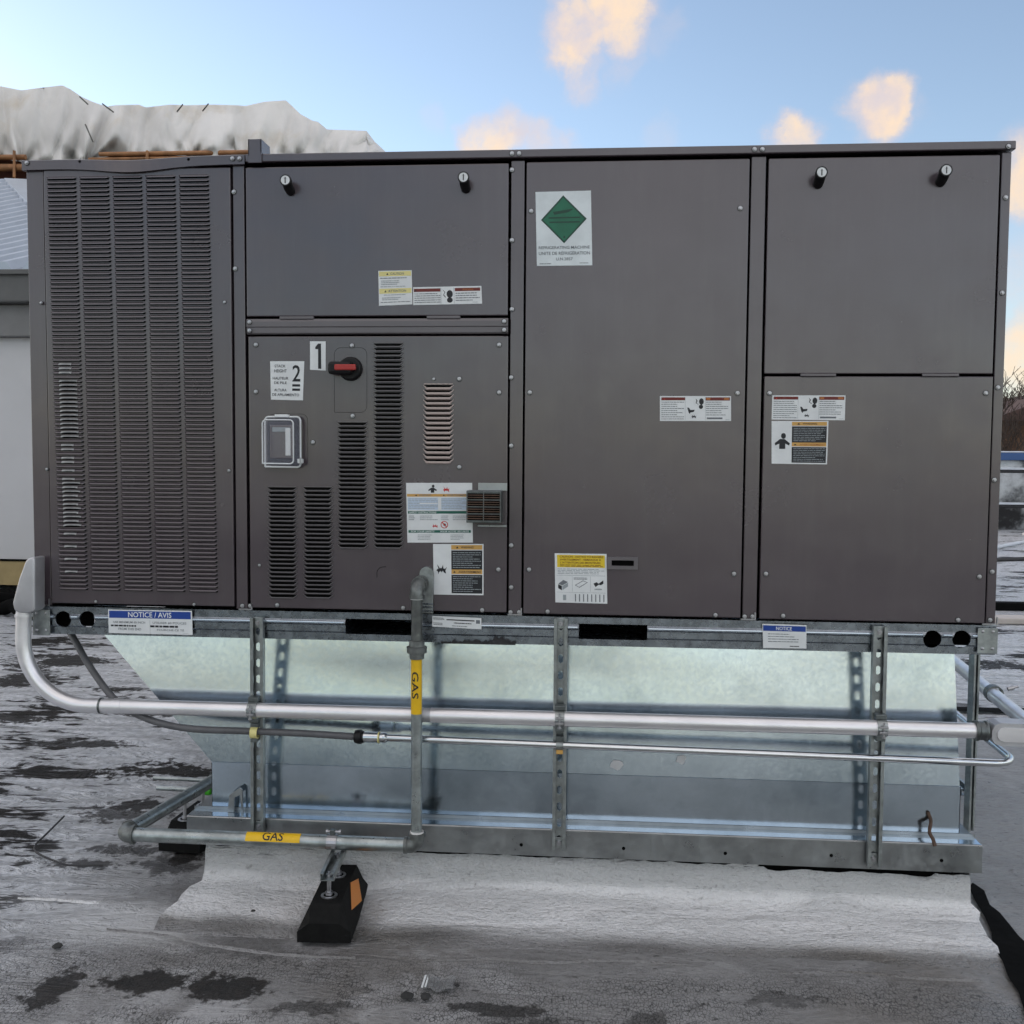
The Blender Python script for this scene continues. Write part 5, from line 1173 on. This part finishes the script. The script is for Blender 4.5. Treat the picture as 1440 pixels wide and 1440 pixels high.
TY_ = 10.0
wr = thing('wrapped_works', 'long works on the far roof wrapped in dusty white tarpaulin over timber rails', 'tarpaulin', (-6, TY_+1, 0))
MB().box(-16, P(545, 230, TY_+.4).x-.2, TY_+.5, TY_+3.2, 0, P(100, 236, TY_).z+.35, 'brick_brown').build('brown_wall', wr)
topline = [(-220, 150), (-120, 128), (-60, 118), (0, 121), (30, 127), (52, 124), (88, 120), (100, 126), (112, 135), (130, 143), (150, 150), (162, 148), (195, 147), (205, 151), (240, 147), (262, 148), (300, 147), (335, 148), (345, 149), (372, 143), (402, 141), (412, 150), (422, 160), (440, 170), (447, 171), (460, 182), (490, 183), (516, 184), (518, 197), (528, 200), (541, 212), (548, 224)]
def tarp():
    N = 330; K = 36; vs = []; u0, u1 = topline[0][0], topline[-1][0]
    def top(u):
        for (a, b), (c, d) in zip(topline[:-1], topline[1:]):
            if a <= u <= c: return b+(d-b)*(u-a)/(c-a)
        return topline[-1][1]
    pins = (120, -90, 352, 30, 270, 420, 470)          # where the sheet is tied in at the bottom
    for i in range(N+1):
        u = u0+(u1-u0)*i/N; vt = top(u); vb = 219+max(0, 10-abs(u-70)/9)*1.6+(14 if u < 36 else 0)*0
        if u > 330: vb = 232
        tied = sum(math.exp(-((u-q)/26)**2) for q in pins)
        for j in range(K+1):
            t = j/K; vv = vt+(vb-vt)*t
            bulge = .55*math.sin(t*math.pi*.5)-.08*t*tied
            fold = 0
            for q in pins:
                du = u-q; ang = math.atan2(du, max(4, (vb-vv)+6)); fold += math.sin(ang*9+q)*.055*math.exp(-(du/55)**2)*(.35+.65*t)
            f2 = noise.noise(Vector((u*.035, t*1.1, 2)))*.16+noise.noise(Vector((u*.07+t*1.5, t*1.4, 7)))*.035
            f2 += .46*abs(noise.noise(Vector((u*.032+t*.9, t*.9, 4))))+.05*abs(noise.noise(Vector((u*.08-t*1.5, t*1.6+u*.03, 14))))-.16
            p = P(u, vv, TY_-bulge-fold-f2*(.65+.45*t)+.35); vs.append(p)
    fs = [(i*(K+1)+j, (i+1)*(K+1)+j, (i+1)*(K+1)+j+1, i*(K+1)+j+1) for i in range(N) for j in range(K)]
    # the sheet goes on over the top to the far side
    base = len(vs); top_idx = [i*(K+1) for i in range(N+1)]
    for i in range(N+1):
        p = vs[top_idx[i]]; vs.append(p+Vector((0, 1.4, .03+.08*noise.noise(Vector((i*.2, 0, 0)))))); vs.append(p+Vector((0, 2.6, -.5))); vs.append(Vector((p.x, p.y+2.9, p.z-1.6)))
    for i in range(N):
        a, c = top_idx[i], top_idx[i+1]; q = base+3*i
        fs += [(a, q, q+3, c), (q, q+1, q+4, q+3), (q+1, q+2, q+5, q+4)]
    b = MB(); b.add(vs, fs, 'tarp', True); return b.build('tarpaulin', wr)
tarp()
for u0, v0, u1, v1, r in ((-200, 222, 36, 221, .035), (-200, 234, 36, 236, .05), (140, 217, 352, 214, .03), (125, 224, 330, 221, .022)):
    MB().tube([P(u0, v0, TY_-.25), P(u1, v1, TY_-.25)], r, 'timber', 8).build('timber_rail', wr)
for u in (20, 207, -60): MB().tube([P(u, 212, TY_-.31), P(u, 250, TY_-.31)], .02, 'timber', 6).build('timber_upright', wr)
for u0, v0, u1, v1 in ((112, 136, 124, 147), (144, 146, 160, 158), (249, 157, 257, 147), (285, 156, 293, 146), (120, 175, 131, 200)):
    MB().tube([P(u0, v0, TY_-.62), P((u0+u1)/2, (v0+v1)/2, TY_-.66), P(u1, v1, TY_-.62)], .009, 'rope', 6).build('tie_rope', wr)

# ------------------------------------------------------------------ background right
PY = 17.0
par = thing('parapet', 'snow dusted far parapet with a blue metal coping', 'wall', (12, PY, 0))
zc = P(1430, 640, PY).z
MB().box(7.5, 40, PY, PY+.3, 0, zc-.10, 'wall_snowy').build('wall', par)
MB().box(7.5, 40, PY-.10, PY+.4, zc-.10, zc+.04, 'blue_coping', .01).build('coping', par)
MB().box(7.5, 40, PY-.08, PY+.38, zc+.041, zc+.075, 'snow', .02).build('snow_cap', par)
for k in range(14): MB().box(8.3+k*1.15, 8.42+k*1.15, PY-.06, PY-.001, .0, zc-.102, 'cable').build('buttress', par)
ra = thing('guard_rail', 'thin snow covered rail in front of the far parapet', 'railing', (12, PY-.6, 0))
for z in (P(1430, 663, PY-.6).z, P(1430, 712, PY-.6).z):
    MB().tube([(7.5, PY-.6, z), (40, PY-.6, z)], .03, 'cable', 8).build('rail', ra); MB().box(7.5, 40, PY-.64, PY-.56, z+.03, z+.07, 'snow', .01).build('snow_strip', ra)
for k in range(10): MB().tube([(8.0+k*2.2, PY-.6, 0), (8.0+k*2.2, PY-.6, P(1430, 663, PY-.6).z)], .03, 'cable', 8).build('rail_post', ra)
rr = random.Random(4)
for k in range(12):
    x = 8.6+rr.uniform(0, 9); r = rr.uniform(.3, .8); bm = bmesh.new(); bmesh.ops.create_icosphere(bm, subdivisions=3, radius=1)
    for q in bm.verts:
        q.co = Vector((q.co.x*r*1.6, q.co.y*r*.7, q.co.z*r*.45))*(1+.25*noise.noise(q.co*2+Vector((k, 0, 0))))
    bm.verts.index_update(); b = MB(); b.add([q.co.copy() for q in bm.verts], [[q.index for q in f.verts] for f in bm.faces], 'snow', True); bm.free()
    if k == 0: drift = thing('snow_drift', 'low drifts of snow heaped along the foot of the far parapet', 'snow', (12, PY-1.5, 0)); drift['kind'] = 'stuff'
    o = b.build('drift_heap', drift); o.location = Vector((x, PY-1.2+rr.uniform(-.8, .3), 0))-Vector((12, PY-1.5, 0))
hs = thing('house', 'brown house with a cream bay and dark eaves beyond the parapet', 'house', (17, 32, 0))
HY = 30.0; xa = P(1412, 600, HY).x; zE = P(1420, 592, HY).z; zB = P(1420, 637, HY).z-1.5
MB().box(xa, xa+9, HY, HY+8, zB, zE, 'house_brown').build('wall', hs)
MB().prism([(xa-.7, zE), (xa+9.6, zE), (xa+6, zE+1.7), (xa+1.2, zE+.75)], HY-.6, HY+8.6, 'house_roof').build('roof', hs)
MB().box(xa-1.6, xa-.01, HY+.5, HY+5, zB, zE-.2, 'house_cream').build('bay', hs)
for k in range(3): MB().box(xa-1.4+k*.5, xa-1.12+k*.5, HY+.45, HY+.495, zE-1.6, zE-.5, 'glass_dark').build('window', hs)
for k in range(4): MB().box(xa+1+k*2, xa+1.9+k*2, HY-.04, HY-.005, zE-1.9, zE-.6, 'glass_dark').build('window', hs)
def bare_tree(label, base, H, seed):
    t = thing('bare_tree', label, 'tree', base, 'bare winter trees beyond the parapet'); rr = random.Random(seed); tr = MB(); br = MB()
    def grow(b, p, d, l, r, dep):
        n = 4; pts = [p]; rs = [r]
        for i in range(n):
            d = (d+Vector((rr.uniform(-.18, .18), rr.uniform(-.18, .18), rr.uniform(-.02, .12)))).normalized(); p = p+d*l/n; pts.append(p); rs.append(max(.008, r*(1-.45*(i+1)/n)))
        b.tube(pts, rs, 'bark', 6 if dep < 2 else 3, dep > 2)
        if dep < 6:
            for k in range(3 if dep else 5):
                a = rr.uniform(0, 2*math.pi); sp = rr.uniform(.45, .95); q = Vector((math.cos(a)*sp, math.sin(a)*sp, rr.uniform(.15, .8)))
                i = rr.randint(2, n); grow(br, pts[i], (d*.55+q).normalized(), l*rr.uniform(.58, .78), rs[i]*.66, dep+1)
    grow(tr, Vector((0, 0, 0)), Vector((0, 0, 1)), H*.34, H*.022, 0)
    o = tr.build('trunk', None); o.parent = t; o = br.build('crown', None); o.parent = t
bare_tree('bare winter tree rising beside the brown house', (P(1432, 560, 27).x, 27.0, -3), 8.6, 3)
bare_tree('bare winter tree farther right beyond the parapet', (P(1466, 560, 34).x, 34.0, -3), 10, 8)
# cables, seams and boards on the far roof at the right
o = MB().tube(spline([P(1380, 775, Z=.02), P(1410, 768, Z=.02), P(1440, 762, Z=.02), P(1500, 750, Z=.02)]), .03, 'snow', 8).build('white_cable'); o['label'] = 'pale cable lying across the far roof at the right edge'; o['category'] = 'cable'
o = MB().tube([P(1330, 789, Z=.02), P(1560, 783, Z=.02)], .03, 'cable', 8).build('dark_cable'); o['label'] = 'dark cable lying across the far roof at the right edge'; o['category'] = 'cable'
a = P(1380, 858, Z=0); c = P(1700, 858, Z=0)
o = MB().box(a.x, c.x, a.y, a.y+.12, .0, .07, 'black_membrane', .01).build('roof_batten'); o['label'] = 'black batten crossing the roof behind the right end of the unit'; o['category'] = 'batten'
a = P(1380, 876, Z=0); c = P(1700, 868, Z=0)
o = MB().box(a.x, c.x, a.y-.05, a.y+.16, .0, .05, 'plank_pale', .01).build('pale_plank'); o['label'] = 'pale plank lying in front of the black batten'; o['category'] = 'plank'
a = P(1335, 1000, Z=0); c = P(1600, 1003, Z=0)
b = MB(); n = 20; vs = []
for i in range(n+1):
    x = a.x-.6+(c.x-a.x+.6)*i/n; vs += [(x, a.y-.04+.02*noise.noise(Vector((x*3, 0, 0))), .008), (x, a.y+.07+.03*noise.noise(Vector((x*4, 5, 0))), .008)]
b.add(vs, [(2*i, 2*i+2, 2*i+3, 2*i+1) for i in range(n)], 'black_membrane'); o = b.build('bitumen_seam'); o['kind'] = 'structure'
